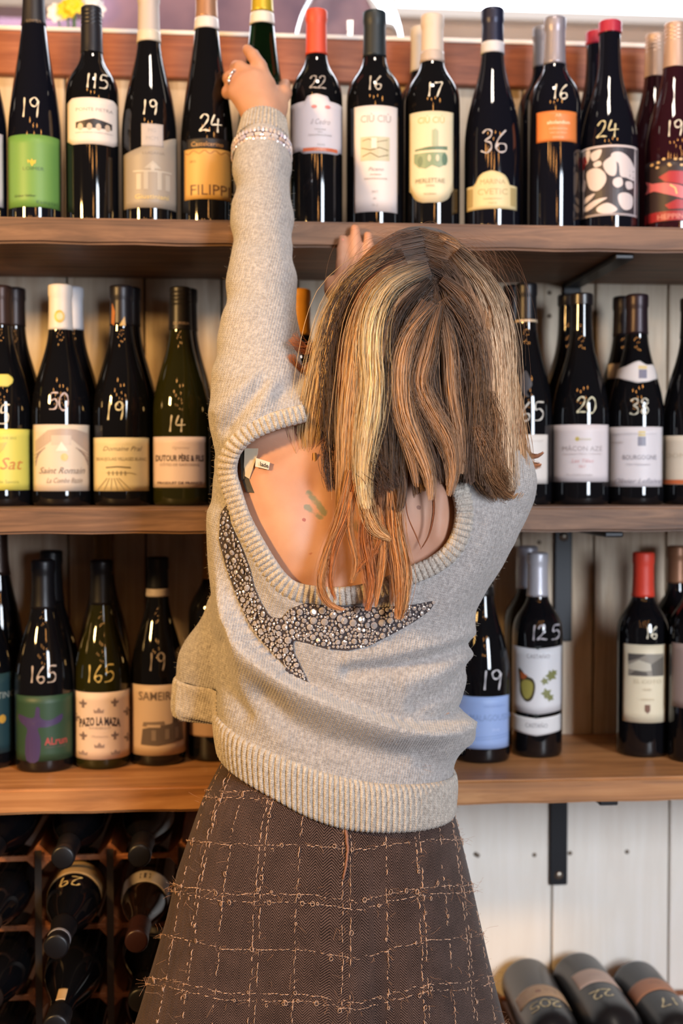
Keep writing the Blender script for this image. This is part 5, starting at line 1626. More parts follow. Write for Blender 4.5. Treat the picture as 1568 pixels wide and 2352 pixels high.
sp_ = N(nt, 'ShaderNodeSeparateXYZ'); Ln(at_.outputs['Vector'], sp_.inputs[0])
u_, v_ = sp_.outputs[0], sp_.outputs[1]
nn = N(nt, 'ShaderNodeTexNoise'); nn.inputs['Scale'].default_value = 900; nn.inputs['Detail'].default_value = 3
Ln(at_.outputs['Vector'], nn.inputs['Vector'])
tri_ = math_n(nt, 'ABSOLUTE', math_n(nt, 'SUBTRACT', math_n(nt, 'MULTIPLY', math_n(nt, 'FRACT', math_n(nt, 'DIVIDE', u_, .0150)), 2.0), 1.0))
ph_ = math_n(nt, 'ADD', math_n(nt, 'ADD', math_n(nt, 'DIVIDE', v_, .0030), math_n(nt, 'MULTIPLY', tri_, 2.9)), math_n(nt, 'MULTIPLY', nn.outputs[0], .5))
hb = math_n(nt, 'ADD', math_n(nt, 'MULTIPLY', math_n(nt, 'SINE', math_n(nt, 'MULTIPLY', ph_, 2 * PI)), .5), .5)
n5 = N(nt, 'ShaderNodeTexNoise'); n5.inputs['Scale'].default_value = 30; n5.inputs['Detail'].default_value = 5
Ln(at_.outputs['Vector'], n5.inputs['Vector'])
fac = math_n(nt, 'ADD', math_n(nt, 'MULTIPLY', hb, .62), math_n(nt, 'ADD', math_n(nt, 'MULTIPLY', nn.outputs[0], .42), math_n(nt, 'MULTIPLY', math_n(nt, 'SUBTRACT', n5.outputs[0], .5), .35)))
cr = ramp(nt, [(0.2, (22, 15, 14)), (0.5, (52, 38, 35)), (0.85, (108, 86, 78))])
Ln(fac, cr.inputs[0])
Ln(cr.outputs[0], b.inputs['Base Color'])
b.inputs['Roughness'].default_value = .95
b.inputs['Specular IOR Level'].default_value = .1
b.inputs['Sheen Weight'].default_value = .15
bump(nt, b, fac, .7, .0007)
TWEED = m
skirt = sheet('skirt', G, True, TWEED, person)
skirt.data.flip_normals()
skirt['label'] = 'brown herringbone skirt with pale checked yarn'
ca_ = skirt.data.attributes.new('cloth', 'FLOAT_VECTOR', 'POINT')
ca_.data.foreach_set('vector', np.stack([CU, CV, CU * 0], -1).astype(np.float32).ravel())
md = skirt.modifiers.new('t', 'SOLIDIFY'); md.thickness = .003; md.offset = -1

# pale boucle yarn woven into the check, as short raised stitches, loops and loose hairs
def tubes(paths, rad, seg=4):
    """many polylines of equal length (n, m, 3) -> one mesh"""
    n, m_ = paths.shape[:2]
    T_ = np.gradient(paths, axis=1); T_ /= np.linalg.norm(T_, axis=2)[..., None] + 1e-12
    ref = np.array([0.31, -.9, 0.25]); a = np.cross(T_, ref); a /= np.linalg.norm(a, axis=2)[..., None] + 1e-9
    b_ = np.cross(T_, a)
    rad = np.broadcast_to(rad, (n, m_))
    ang_ = 2 * PI * np.arange(seg) / seg
    V = paths[:, :, None] + rad[:, :, None, None] * (np.cos(ang_)[None, None, :, None] * a[:, :, None] + np.sin(ang_)[None, None, :, None] * b_[:, :, None])
    idx = np.arange(n * m_ * seg).reshape(n, m_, seg)
    i2 = np.roll(idx, -1, 2)
    F = np.stack([idx[:, :-1], i2[:, :-1], i2[:, 1:], idx[:, 1:]], -1).reshape(-1, 4)
    return V.reshape(-1, 3), F
half = np.abs(PH) < 1.75
Gb, CUb, CVb, PHb = G[half], CU[half], CV[half], PH[half]
def on_cloth_row(v0):
    out = np.array([[np.interp(v0, CVb[i], Gb[i, :, c]) for c in range(3)] for i in range(len(Gb))])
    ok = (v0 > CVb.min(1)) & (v0 < CVb.max(1))
    return out[ok]
def on_cloth_col(u0):
    out = []
    for j in range(0, npy):
        if CUb[:, j].min() < u0 < CUb[:, j].max():
            out.append([np.interp(u0, CUb[:, j], Gb[:, j, c]) for c in range(3)])
    return np.array(out)
def resample(P_, step):
    d_ = np.concatenate([[0], np.cumsum(np.linalg.norm(np.diff(P_, axis=0), axis=1))])
    q = np.arange(0, d_[-1], step)
    return np.stack([np.interp(q, d_, P_[:, c]) for c in range(3)], 1)
def outn(P_):
    c = np.array([xx(745, 2100), YC, 0]); n_ = P_ - c; n_[:, 2] = 0
    return n_ / (np.linalg.norm(n_, axis=1)[:, None] + 1e-9)
st_paths, st_rad = [], []
def stitch(P_, step, ln, r0, prob):
    Q = resample(P_, step / 3)
    Nn_ = outn(Q)
    for i in range(2, len(Q) - 4, 3):
        if rng.random() > prob:
            continue
        w_ = rng.normal(0, .0006, 3)
        a, c = Q[i - 1], Q[i + 2] if rng.random() < .7 else Q[i + 1]
        mid = (a + c) / 2 + Nn_[i] * .0007
        st_paths.append(np.stack([a - Nn_[i] * .0004 + w_, a * .7 + c * .3 + Nn_[i] * .0005 + w_, mid + w_, a * .3 + c * .7 + Nn_[i] * .0005 + w_, c - Nn_[i] * .0004 + w_]))
        rr0 = r0 * rng.uniform(.55, 1.5)
        st_rad.append(rr0 * np.array([.5, 1, 1.1, 1, .5]))
for k in range(0, 9):
    v0 = .006 + .0525 * k
    if k % 2 == 0:
        for dv in (-.0035, .0042):
            stitch(on_cloth_row(v0 + dv), .0048, .004, .00040, .92)
    else:
        stitch(on_cloth_row(v0), .0048, .004, .00042, .95)
for k in range(-5, 6):
    u0 = .014 + .0465 * k
    if k % 2 == 0:
        for du in (-.0035, .0040):
            stitch(on_cloth_col(u0 + du), .0072, .004, .00048, .8)
    else:
        stitch(on_cloth_col(u0), .0066, .004, .00045, .78)
V1, F1 = tubes(np.array(st_paths), np.array(st_rad), 5)
YARN = plain('pale_boucle_yarn', (190, 154, 130), .9, spec=.1, sheen=.2)
FZ = plain('brown_fuzz', (150, 112, 88), .9, spec=.1)
o = mesh_obj('boucle_yarn', V1 - PO, F1, YARN, skirt, True); o['kind'] = 'stuff'
lp, lr = [], []
allst = np.array([p_[2] for p_ in st_paths])
for i in rng.choice(len(allst), 230, replace=False):
    c = allst[i]; n_ = outn(c[None])[0]; s_ = np.cross(n_, [0, 0, 1]); r_ = rng.uniform(.0012, .0024)
    tt = np.linspace(0, 2 * PI * .92, 9) + rng.uniform(0, 6)
    lp.append(c + n_ * .0012 + r_ * (np.cos(tt)[:, None] * s_ + np.sin(tt)[:, None] * np.array([0, 0, 1.2])) + rng.normal(0, .002, 3) * (1 - np.abs(n_)))
    lr.append(np.full(9, .00042))
V2, F2 = tubes(np.array(lp), np.array(lr), 4)
o = mesh_obj('yarn_loops', V2 - PO, F2, YARN, skirt, True); o['kind'] = 'stuff'
fp = []
ii = rng.integers(0, len(allst), 1500)
for i in ii:
    c = allst[i] + rng.normal(0, .003, 3) * np.array([1, .2, 1]); n_ = outn(c[None])[0]
    d_ = n_ * rng.uniform(.3, 1) + rng.normal(0, .6, 3); d_ /= np.linalg.norm(d_)
    L_ = rng.uniform(.003, .011); bend = rng.normal(0, .35, 3)
    t = np.linspace(0, 1, 5)[:, None]
    fp.append(c + d_ * L_ * t + bend * L_ * t * t)
V3, F3 = tubes(np.array(fp), np.full((len(fp), 5), .00011), 3)
o = mesh_obj('loose_fibres', V3 - PO, F3, plain('loose_yarn_fibre', (190, 146, 116), .9, spec=.1), skirt, True); o['kind'] = 'stuff'

# zip in the back seam
ZIPM = plain('brown_zip_tape', (132, 88, 68), .6)
def skirt_at(px, py, up=.002):
    best = None
    ph = np.linspace(-1.5, 1.5, 600)
    q = skirt_pt(ph, np.full(600, py)); pp = proj(q)
    # height that projects to py is close to the nominal one; correct once
    i = int(np.argmin(np.abs(pp[:, 0] - px)))
    py2 = py - (pp[i, 1] - py)
    q = skirt_pt(ph, np.full(600, py2)); pp = proj(q); i = int(np.argmin(np.abs(pp[:, 0] - px)))
    return q[i] + outn(q[i][None])[0] * up
zp = [skirt_at(a, b_) for a, b_ in catmull([(784, 1846), (790, 1880), (794, 1920), (797, 1960), (795, 1990), (788, 2030)], 5)]
vs, fs = tube(np.array(zp) - PO, np.linspace(.0024, .0012, len(zp)), 8)
mesh_obj('zip', vs, fs, ZIPM, skirt, True)
zl_ = [skirt_at(a, b_, .003) for a, b_ in catmull([(786, 1850), (770, 1860), (760, 1880), (763, 1896), (774, 1905)], 5)]
vs, fs = tube(np.array(zl_) - PO, .0010, 6)
mesh_obj('hanging_loop', vs, fs, YARN, skirt, True)

# ------------------------------------------------------------------ crystal bird on the sweater
BIRD = [(522, 1156), (534, 1200), (548, 1232), (562, 1264), (576, 1306), (584, 1346), (600, 1384), (620, 1416), (646, 1420), (670, 1396), (700, 1384), (780, 1391), (870, 1394), (950, 1388), (1003, 1377), (985, 1402), (950, 1428), (900, 1456), (850, 1482), (800, 1494), (750, 1490), (705, 1476), (674, 1470), (674, 1500), (692, 1540), (706, 1570), (664, 1548), (622, 1504), (588, 1470), (560, 1430), (538, 1370), (518, 1300), (508, 1240), (510, 1180)]
BIRDs = np.array(BIRD, float)
cnd = []
def try_fill(n, rmin, rmax, inset, cur):
    XY = np.stack([rng.uniform(506, 1004, n), rng.uniform(1154, 1572, n)], 1)
    RR = rng.uniform(rmin, rmax, n)
    okc = polydist(XY, BIRDs) <= -(RR + inset)
    for (x_, y_), r_ in zip(XY[okc], RR[okc]):
        if len(cur):
            c = np.array(cur)
            if (np.hypot(c[:, 0] - x_, c[:, 1] - y_) < c[:, 2] + r_ - .8).any():
                continue
        cur.append((x_, y_, r_))
stones = []
for x_, y_, r_ in [(596, 1452, 8), (655, 1440, 8), (662, 1470, 9), (655, 1495, 8), (660, 1515, 8), (580, 1240, 7), (720, 1405, 9), (740, 1402, 9), (765, 1412, 9), (780, 1420, 9), (720, 1425, 9), (745, 1428, 9), (712, 1440, 8), (790, 1425, 9), (810, 1430, 9), (830, 1422, 9), (858, 1436, 9), (876, 1430, 9), (558, 1312, 7), (568, 1350, 8), (605, 1410, 7), (690, 1404, 8), (895, 1425, 8)]:
    if polydist(np.array([[x_, y_]]), BIRDs)[0] < -r_:
        stones.append((x_, y_, r_))
try_fill(1600, 5.4, 7.6, 0, stones)
stones = stones[:190]
nbig = len(stones)
try_fill(16000, 3.4, 5.0, -1, stones)
try_fill(22000, 2.2, 3.2, -1, stones)
sa = np.array(stones)
hp = hit_sweater(sa[:, 0], sa[:, 1]); hn = grad_n(K, hp)
# follow the draped surface: lift by the same fold relief
def drape(P_):
    pp = proj(P_)
    out = np.zeros(len(P_))
    dist_ = polydist(pp, FOLD, False); fy_ = np.interp(pp[:, 0], FOLD[:, 0], FOLD[:, 1])
    wl_ = np.clip((pp[:, 0] - 502) / 60, 0, 1) * np.clip((1110 - pp[:, 0]) / 60, 0, 1)
    out += np.where(pp[:, 1] > fy_, .0270 * np.exp(-(np.maximum(dist_ - 10, 0) / 50) ** 2) * np.clip(dist_ / 8, 0, 1), -.0100 * np.exp(-(dist_ / 36) ** 2)) * wl_
    for pts, amp, wd in [([(545, 1200), (590, 1290), (640, 1370), (690, 1395)], .004, 20), ([(485, 1180), (492, 1300), (520, 1420)], .005, 20), ([(1085, 1455), (1000, 1480), (900, 1500), (800, 1512)], .0035, 16), ([(1085, 1480), (1000, 1512), (900, 1535), (800, 1545)], -.007, 16)]:
        out += amp * np.exp(-(polydist(pp, np.array(pts, float), False) / wd) ** 2)
    return out
hp = hp + hn * (drape(hp) + .0018)[:, None]
def gem():
    V = []
    for k in range(8):
        a = 2 * PI * k / 8
        V.append((math.cos(a), math.sin(a), 0.0))
    for k in range(8):
        a = 2 * PI * (k + .5) / 8
        V.append((.86 * math.cos(a), .86 * math.sin(a), .38))
    for k in range(8):
        a = 2 * PI * k / 8
        V.append((.52 * math.cos(a), .52 * math.sin(a), .62))
    F = []
    for k in range(8):
        j = (k + 1) % 8
        F += [(k, j, 8 + k), (8 + k, j, 8 + j), (8 + k, 16 + j, 16 + k), (8 + k, 8 + j, 16 + j)]
    F.append(tuple(16 + k for k in range(8)))
    return V, F
gV, gF = gem()
RHINE, rnt, rb_ = new_mat('rhinestone')
rb_.inputs['Base Color'].default_value = (*lin((236, 226, 220)), 1)
rb_.inputs['Metallic'].default_value = .65
rb_.inputs['Roughness'].default_value = .06
gme = bpy.data.meshes.new('rhinestone'); gme.from_pydata(gV, [], gF); gme.materials.append(RHINE)
hpx = 1 / 2120.0
bird_rot = []
for i in range(len(stones)):
    n_ = hn[i] + rng.normal(0, .3, 3); n_ /= np.linalg.norm(n_)
    bird_rot.append(Vector(n_).to_track_quat('Z', 'Y'))
for i in range(nbig):
    o = bpy.data.objects.new('rhinestone', gme)
    link(o, sweater)
    o.location = hp[i] - PO
    o.rotation_mode = 'QUATERNION'; o.rotation_quaternion = bird_rot[i]
    o.scale = (sa[i, 2] * hpx,) * 3
SV, SF = [], []
gVa = np.array(gV)
for i in range(nbig, len(stones)):
    R_ = np.array(bird_rot[i].to_matrix())
    b0 = len(SV) * 1
    SV.extend((hp[i] - PO + (gVa * sa[i, 2] * hpx) @ R_.T).tolist())
    SF += [tuple(b0 + k for k in f) for f in gF]
o = mesh_obj('small_rhinestones', SV, SF, RHINE, sweater); o['kind'] = 'stuff'; o['label'] = 'tiny crystals filling the bird'
# dark backing under the crystals
gx, gy = np.meshgrid(np.arange(496, 1016, 8), np.arange(1144, 1584, 8), indexing='ij')
inb = polydist(np.stack([gx.ravel(), gy.ravel()], 1).astype(float), BIRDs)
selb = inb < 24
full = np.zeros((gx.size, 3)); full[selb] = hit_sweater(gx.ravel()[selb], gy.ravel()[selb])
nb_ = np.zeros((gx.size, 3)); nb_[selb] = grad_n(K, full[selb])
full[selb] += nb_[selb] * (drape(full[selb]) + .0013)[:, None]
nxg, nyg = gx.shape
id_ = np.arange(gx.size).reshape(nxg, nyg)
Q = np.stack([id_[:-1, :-1], id_[:-1, 1:], id_[1:, 1:], id_[1:, :-1]], -1).reshape(-1, 4)
Q = Q[selb[Q].all(1)]
bV2, bT2 = clip_tris(full, tri_of(Q), -inb / 2000.0)
mesh_obj('bird_backing', bV2 - PO, bT2, plain('dark_backing_felt', (58, 50, 52), .8), sweater, True)

# ------------------------------------------------------------------ soft fuzz of the knit
tsel = rng.choice(len(kT), 7000)
w1 = rng.random((7000, 2)); w1 = np.where((w1.sum(1) > 1)[:, None], 1 - w1, w1)
bp_ = kV[kT[tsel, 0]] + w1[:, :1] * (kV[kT[tsel, 1]] - kV[kT[tsel, 0]]) + w1[:, 1:] * (kV[kT[tsel, 2]] - kV[kT[tsel, 0]])
nf_ = np.cross(kV[kT[tsel, 1]] - kV[kT[tsel, 0]], kV[kT[tsel, 2]] - kV[kT[tsel, 0]]); nf_ /= np.linalg.norm(nf_, axis=1)[:, None] + 1e-12
dr = nf_ * .8 + rng.normal(0, .6, (7000, 3)); ln_ = rng.uniform(.001, .003, 7000)
t = np.linspace(0, 1, 4)
paths = bp_[:, None] + dr[:, None] * (ln_[:, None] * t)[..., None] + rng.normal(0, .4, (7000, 1, 3)) * (ln_[:, None] * t * t)[..., None]
V4, F4 = tubes(paths, np.full((7000, 4), .00007), 3)
o = mesh_obj('knit_fuzz', V4 - PO, F4, plain('wool_fibre', (206, 192, 174), .9, spec=.1), sweater, True); o['kind'] = 'stuff'

# ------------------------------------------------------------------ hair
hyL = [(512, 905), (520, 880), (560, 830), (600, 800), (650, 776), (700, 756), (750, 738), (800, 718), (850, 706), (900, 698), (950, 693), (1000, 690), (1060, 694), (1120, 704), (1200, 720), (1420, 760)]
hyR = [(512, 1010), (520, 1026), (560, 1078), (600, 1106), (650, 1122), (700, 1136), (750, 1146), (800, 1152), (850, 1157), (900, 1167), (950, 1180), (1000, 1192), (1060, 1200), (1120, 1203), (1160, 1190), (1420, 1100)]
hD = [(505, .02), (520, .045), (560, .075), (600, .092), (700, .112), (800, .119), (900, .123), (1000, .130), (1100, .137), (1200, .141), (1420, .146)]
I2 = lambda tab, y: np.interp(y, [r[0] for r in tab], [r[1] for r in tab])
YH = 1.466
def hair_Y(x_, y_, lay=1.0):
    l_, r_ = I2(hyL, y_), I2(hyR, y_)
    w_ = np.clip((x_ - l_) / (r_ - l_), 0, 1)
    return YH - I2(hD, y_) * lay * np.sqrt(np.maximum(1 - np.abs(2 * w_ - 1) ** 2.6, 0))
def unproj(x_, y_, Y_):
    d = FWD[None] * FPX + RGT[None] * (x_.ravel()[:, None] - FW / 2) - UPV[None] * (y_.ravel()[:, None] - FH / 2)
    P_ = CAMLOC + d * (Y_.ravel() / d[:, 1])[:, None]
    return P_.reshape(*x_.shape, 3)
MS = 20
HP, HCOL, HR = [], [], []
def C(c):
    return np.array(lin(c))
DARK, MIDB, LBR, BLO, ORA = C((62, 46, 38)), C((108, 80, 62)), C((140, 104, 76)), C((214, 168, 120)), C((166, 98, 58))
# underlying fall of hair from the parting
NB = 9000
u0 = rng.random(NB)
lay = 1 - np.abs(rng.normal(0, .10, NB)); lay = np.clip(lay, .55, 1.02)
tpart = np.clip(1 - np.abs(2 * u0 - 1) ** 1.15 + rng.normal(0, .07, NB), 0, 1)
rx = 966 + 42 * tpart + rng.normal(0, 2.5, NB); ry = 524 + 176 * tpart
endy = np.interp(u0, [0, .06, .14, .22, .32, .42, .5, .6, .7, .8, .9, 1], [900, 960, 1000, 1100, 1160, 1170, 1130, 1105, 1095, 1110, 1145, 1150]) - rng.exponential(28, NB) + 8
tpar = np.linspace(0, 1, MS) ** 1.15
yy_ = ry[:, None] + (endy - ry)[:, None] * tpar[None]
l_, r_ = I2(hyL, yy_), I2(hyR, yy_)
xt = l_ + (r_ - l_) * u0[:, None]
Dl = np.maximum(110, np.abs(xt - rx[:, None]) * 1.15)
tau = np.clip((yy_ - ry[:, None]) / Dl, 0, 1)
ease = np.sqrt(np.maximum(1 - (1 - tau) ** 2, 0))
ph1 = np.round(u0 * 26)[:, None] * 2.4
wav = (6 + 9 * u0[:, None]) * np.sin((yy_ - 700) / 62 + ph1) * np.clip((yy_ - 720) / 350, 0, 1) + rng.normal(0, 1.6, (NB, 1)) * np.sin(yy_ / 70 + rng.random((NB, 1)) * 6)
x_ = rx[:, None] + (xt - rx[:, None]) * ease + wav
rise = -10 * np.sin(PI * np.clip(tau * 1.4, 0, 1)) * (np.abs(2 * u0 - 1) ** 2)[:, None]
yv = yy_ + rise
Yv = hair_Y(x_, yy_, 1.0) * 1.0 + (1 - lay)[:, None] * .09 - .003 * np.sin(yy_ / 60 + ph1)
HP.append(unproj(x_, yv, Yv))
# colour: dark roots, bands of lighter brown; inner strands darker
band = np.zeros(NB)
for c0, wd, a in [(.04, .04, .9), (.16, .03, .55), (.25, .025, .5), (.33, .03, .75), (.52, .02, .4), (.60, .02, .45), (.70, .02, .35), (.80, .025, .45), (.90, .05, .9), (.97, .03, .6)]:
    band += a * np.exp(-((u0 - c0) / wd) ** 2)
band = np.clip(band + rng.normal(0, .10, NB), 0, 1)
tipk = np.clip((yy_ - 640) / 480, 0, 1)
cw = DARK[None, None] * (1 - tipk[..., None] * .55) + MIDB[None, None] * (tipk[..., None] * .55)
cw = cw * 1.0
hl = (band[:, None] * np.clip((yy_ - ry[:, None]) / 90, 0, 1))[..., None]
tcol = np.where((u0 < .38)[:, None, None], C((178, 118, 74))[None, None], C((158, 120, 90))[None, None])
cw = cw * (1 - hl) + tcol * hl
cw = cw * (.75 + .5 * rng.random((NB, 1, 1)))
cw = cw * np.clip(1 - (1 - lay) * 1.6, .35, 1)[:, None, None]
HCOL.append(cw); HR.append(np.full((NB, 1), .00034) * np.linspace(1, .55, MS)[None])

def lock(pts, width, n, col, tip=.25, root=.5, dark=.35, jit=.22, flat=.5, up=.0, rad=.00034, wave=0.0):
    P_ = np.array([(p[0], p[1]) for p in pts], float)
    Yp = np.array([(p[2] if len(p) > 2 else np.nan) for p in pts], float)
    nanm = np.isnan(Yp)
    Yp[nanm] = hair_Y(P_[nanm, 0], P_[nanm, 1]) - .004 - up
    Q = catmull(np.column_stack([P_, Yp]), 8)
    d_ = np.concatenate([[0], np.cumsum(np.linalg.norm(np.diff(Q[:, :2], axis=0), axis=1))]); d_ /= d_[-1]
    s_ = np.linspace(0, 1, MS)
    Q = np.stack([np.interp(s_, d_, Q[:, i]) for i in range(3)], 1)
    T_ = np.gradient(Q[:, :2], axis=0); T_ /= np.linalg.norm(T_, axis=1)[:, None] + 1e-9
    Nn_ = np.stack([-T_[:, 1], T_[:, 0]], 1)
    prof_ = np.interp(s_, [0, .25, .7, 1], [root, 1, 1, tip]) * width / 2
    a = rng.normal(0, .62, n); bq = rng.normal(0, .7, n)
    endt = 1 - np.abs(rng.normal(0, .06, n))
    X_ = np.zeros((n, MS)); Y2 = np.zeros((n, MS)); D2 = np.zeros((n, MS))
    ph = rng.random(n) * 6.28
    for i in range(n):
        ss = s_ * endt[i]
        off = (a[i] + jit * np.sin(ss * 7 + ph[i])) * np.interp(ss, s_, prof_) + wave * np.sin(ss * 9 + 1.0)
        X_[i] = np.interp(ss, s_, Q[:, 0]) + off * np.interp(ss, s_, Nn_[:, 0])
        Y2[i] = np.interp(ss, s_, Q[:, 1]) + off * np.interp(ss, s_, Nn_[:, 1])
        D2[i] = np.interp(ss, s_, Q[:, 2]) + bq[i] * np.interp(ss, s_, prof_) * flat / 2100.0
    HP.append(unproj(X_, Y2, D2))
    cc = C(col) if isinstance(col, tuple) else col
    k_ = np.clip(s_ / max(dark, 1e-3), 0, 1)[None, :, None] if dark > 0 else np.ones((1, MS, 1))
    base_ = MIDB * .8
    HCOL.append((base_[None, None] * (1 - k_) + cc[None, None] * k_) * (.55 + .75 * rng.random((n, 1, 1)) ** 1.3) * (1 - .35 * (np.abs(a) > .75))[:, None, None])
    HR.append(np.full((n, 1), rad) * np.linspace(1, .5, MS)[None])
B1, B2, B3 = (250, 212, 158), (232, 182, 126), (252, 220, 168)
O1, O2, O3 = (196, 122, 70), (216, 150, 92), (164, 94, 56)
K1, K2, K3 = (206, 162, 124), (184, 142, 108), (244, 210, 174)
DK1 = (50, 35, 28)
# dark masses between the highlights
lock([(930, 590), (840, 640), (790, 740), (770, 850), (772, 960), (780, 1040)], 70, 150, (72, 50, 38), tip=.9, dark=0)
lock([(985, 640), (915, 720), (895, 830), (890, 950), (892, 1060), (895, 1130)], 64, 150, (70, 52, 42), tip=.9, dark=0)
lock([(1000, 690), (960, 760), (950, 860), (960, 960), (990, 1060), (1000, 1110)], 64, 140, (78, 58, 46), tip=.9, dark=0)
lock([(1012, 690), (1050, 760), (1070, 860), (1075, 980), (1080, 1100)], 74, 180, (100, 75, 58), tip=.9, dark=0)
lock([(840, 1040), (880, 1100), (900, 1130)], 60, 100, (76, 54, 42), tip=.9, dark=0)
# highlights, left to right
lock([(905, 575), (826, 640), (772, 720), (740, 830), (722, 930), (712, 1020), (718, 1120), (726, 1190)], 44, 420, B1, tip=.15, up=.006)
lock([(722, 1040), (724, 1140), (722, 1230), (730, 1290)], 14, 60, B2, tip=.2, dark=0, up=.006)
lock([(925, 600), (850, 660), (812, 760), (790, 860), (780, 940)], 22, 110, O3, tip=.4, up=.003)
lock([(940, 612), (868, 660), (828, 760), (812, 870), (804, 960), (800, 1050), (790, 1130), (776, 1200)], 40, 360, B2, tip=.3, up=.006)
lock([(985, 614), (905, 650), (866, 712), (853, 790), (858, 880), (850, 960), (838, 1040), (834, 1110), (842, 1170)], 42, 460, B3, tip=.45, up=.009)
lock([(980, 622), (920, 640), (876, 690), (860, 760)], 8, 60, B3, tip=1, dark=.1, up=.008)
lock([(960, 600), (890, 620), (836, 680), (816, 760)], 10, 60, K3, tip=1, dark=.3, up=.006)
lock([(965, 650), (915, 690), (890, 750), (880, 830)], 12, 70, K1, tip=.8, up=.004)
lock([(1000, 700), (945, 770), (924, 860), (930, 950), (962, 1030), (985, 1090), (990, 1150)], 34, 240, K1, tip=.3, up=.007)
lock([(1006, 700), (980, 800), (962, 880), (985, 940), (1026, 1010), (1040, 1080), (1030, 1140)], 32, 230, K2, tip=.3, up=.007)
lock([(975, 690), (936, 760), (916, 850), (918, 950), (944, 1050), (958, 1120)], 22, 140, K2, tip=.4, up=.005)
lock([(1010, 700), (1030, 800), (1036, 900), (1052, 1000), (1060, 1090)], 24, 140, K2, tip=.5, up=.004)
lock([(1014, 640), (1070, 690), (1098, 780), (1108, 890), (1108, 1000), (1112, 1090)], 30, 200, K2, tip=.6, up=.004)
lock([(1020, 560), (1066, 590), (1108, 660), (1120, 760)], 26, 140, K1, tip=.8, up=.003)
lock([(1008, 540), (1050, 570), (1095, 640)], 20, 90, K1, tip=.9, up=.003)
lock([(1040, 585), (1104, 660), (1136, 760), (1146, 870), (1150, 980), (1156, 1070), (1164, 1130)], 58, 560, K3, tip=.7, up=.006)
lock([(1060, 600), (1128, 700), (1158, 840), (1178, 960), (1192, 1050), (1192, 1120), (1170, 1146)], 34, 260, (222, 174, 128), tip=.6, up=.004)
lock([(1110, 900), (1120, 1000), (1130, 1090), (1160, 1140)], 60, 220, (150, 110, 78), tip=.8, dark=0, up=.002)
lock([(1120, 720), (1160, 860), (1186, 980), (1204, 1070), (1206, 1120), (1188, 1150)], 30, 200, (206, 156, 110), tip=.6, up=.002)
lock([(1090, 980), (1130, 1080), (1172, 1130), (1200, 1138)], 40, 160, (176, 126, 86), tip=.6, dark=0, up=.006)
lock([(1165, 930), (1184, 1010), (1204, 1056), (1224, 1070), (1244, 1066)], 22, 150, (190, 120, 74), tip=.3, dark=0, up=-.004)
lock([(1168, 950), (1190, 1016), (1210, 1042), (1232, 1048), (1248, 1038)], 12, 80, (176, 108, 66), tip=.3, dark=0, up=-.004)
# orange flyaway curls at the left
lock([(730, 800, 1.44), (702, 800, 1.435), (680, 788, 1.43), (664, 776, 1.43)], 22, 70, O1, tip=1.2, dark=0, jit=.5, rad=.00024)
lock([(728, 830, 1.44), (694, 850, 1.435), (674, 836, 1.43), (668, 812, 1.43)], 16, 60, O1, tip=1.2, dark=0, jit=.5, rad=.00024)
lock([(724, 880, 1.44), (696, 892, 1.43), (676, 880, 1.43)], 22, 50, O3, tip=1.4, dark=0, jit=.6, rad=.00022)
lock([(724, 930, 1.43), (700, 960, 1.42), (690, 930, 1.42)], 16, 40, DK1, tip=1.4, dark=0, jit=.6, rad=.00022)
lock([(745, 880, 1.40), (775, 950, 1.39), (800, 960, 1.38), (812, 935, 1.37)], 26, 110, O1, tip=.6, dark=0, jit=.4)
lock([(742, 940, 1.40), (760, 985, 1.39), (795, 988, 1.38)], 18, 70, O3, tip=.6, dark=0, jit=.4)
lock([(760, 990, 1.37), (752, 1060, 1.355), (760, 1130, 1.35)], 26, 80, (70, 46, 36), tip=.5, dark=0, jit=.4)
# long ends falling over the bare back
YB = 1.335
lock([(805, 1080, 1.333), (786, 1180, YB), (752, 1270, YB), (736, 1340, 1.333), (752, 1385, 1.332), (792, 1402, 1.332)], 20, 110, O2, tip=.3, dark=0)
lock([(820, 1090, 1.332), (795, 1180, YB), (765, 1260, YB), (758, 1340, 1.334), (772, 1380, 1.333)], 16, 70, O1, tip=.3, dark=0)
lock([(845, 1120, 1.33), (842, 1170, 1.332), (862, 1216, 1.332), (900, 1240, 1.332)], 26, 160, B2, tip=.35, dark=0)
lock([(805, 1130, 1.332), (800, 1210, YB), (815, 1290, YB), (806, 1340, 1.334)], 14, 60, O2, tip=.4, dark=0)
lock([(850, 1140, 1.333), (838, 1230, YB), (846, 1300, YB), (852, 1350, 1.334), (842, 1404, 1.331)], 26, 140, O1, tip=.5, dark=0)
lock([(870, 1160, 1.333), (880, 1250, YB), (872, 1330, 1.334), (862, 1396, 1.331)], 16, 80, O2, tip=.4, dark=0)
lock([(895, 1120, 1.333), (905, 1220, YB), (922, 1310, 1.334), (920, 1380, 1.331), (914, 1424, 1.330)], 30, 200, O2, tip=.5, dark=0)
lock([(915, 1120, 1.333), (918, 1210, YB), (932, 1290, 1.335), (936, 1370, 1.331), (926, 1410, 1.330)], 14, 90, B2, tip=.3, dark=0)
lock([(880, 1200, 1.333), (866, 1262, YB), (834, 1296, 1.334), (816, 1318, 1.334)], 12, 60, O1, tip=.4, dark=0)
lock([(900, 1130, 1.334), (890, 1220, 1.336), (902, 1310, 1.335), (898, 1390, 1.331)], 10, 50, (140, 92, 60), tip=.4, dark=0)
lock([(985, 1090, 1.345), (996, 1160, 1.352), (986, 1225, 1.354), (966, 1262, 1.355)], 4, 14, O3, tip=.4, dark=0)
lock([(930, 1120, 1.338), (935, 1180, 1.345), (955, 1230, 1.35), (968, 1262, 1.352)], 3, 8, O3, tip=.4, dark=0)
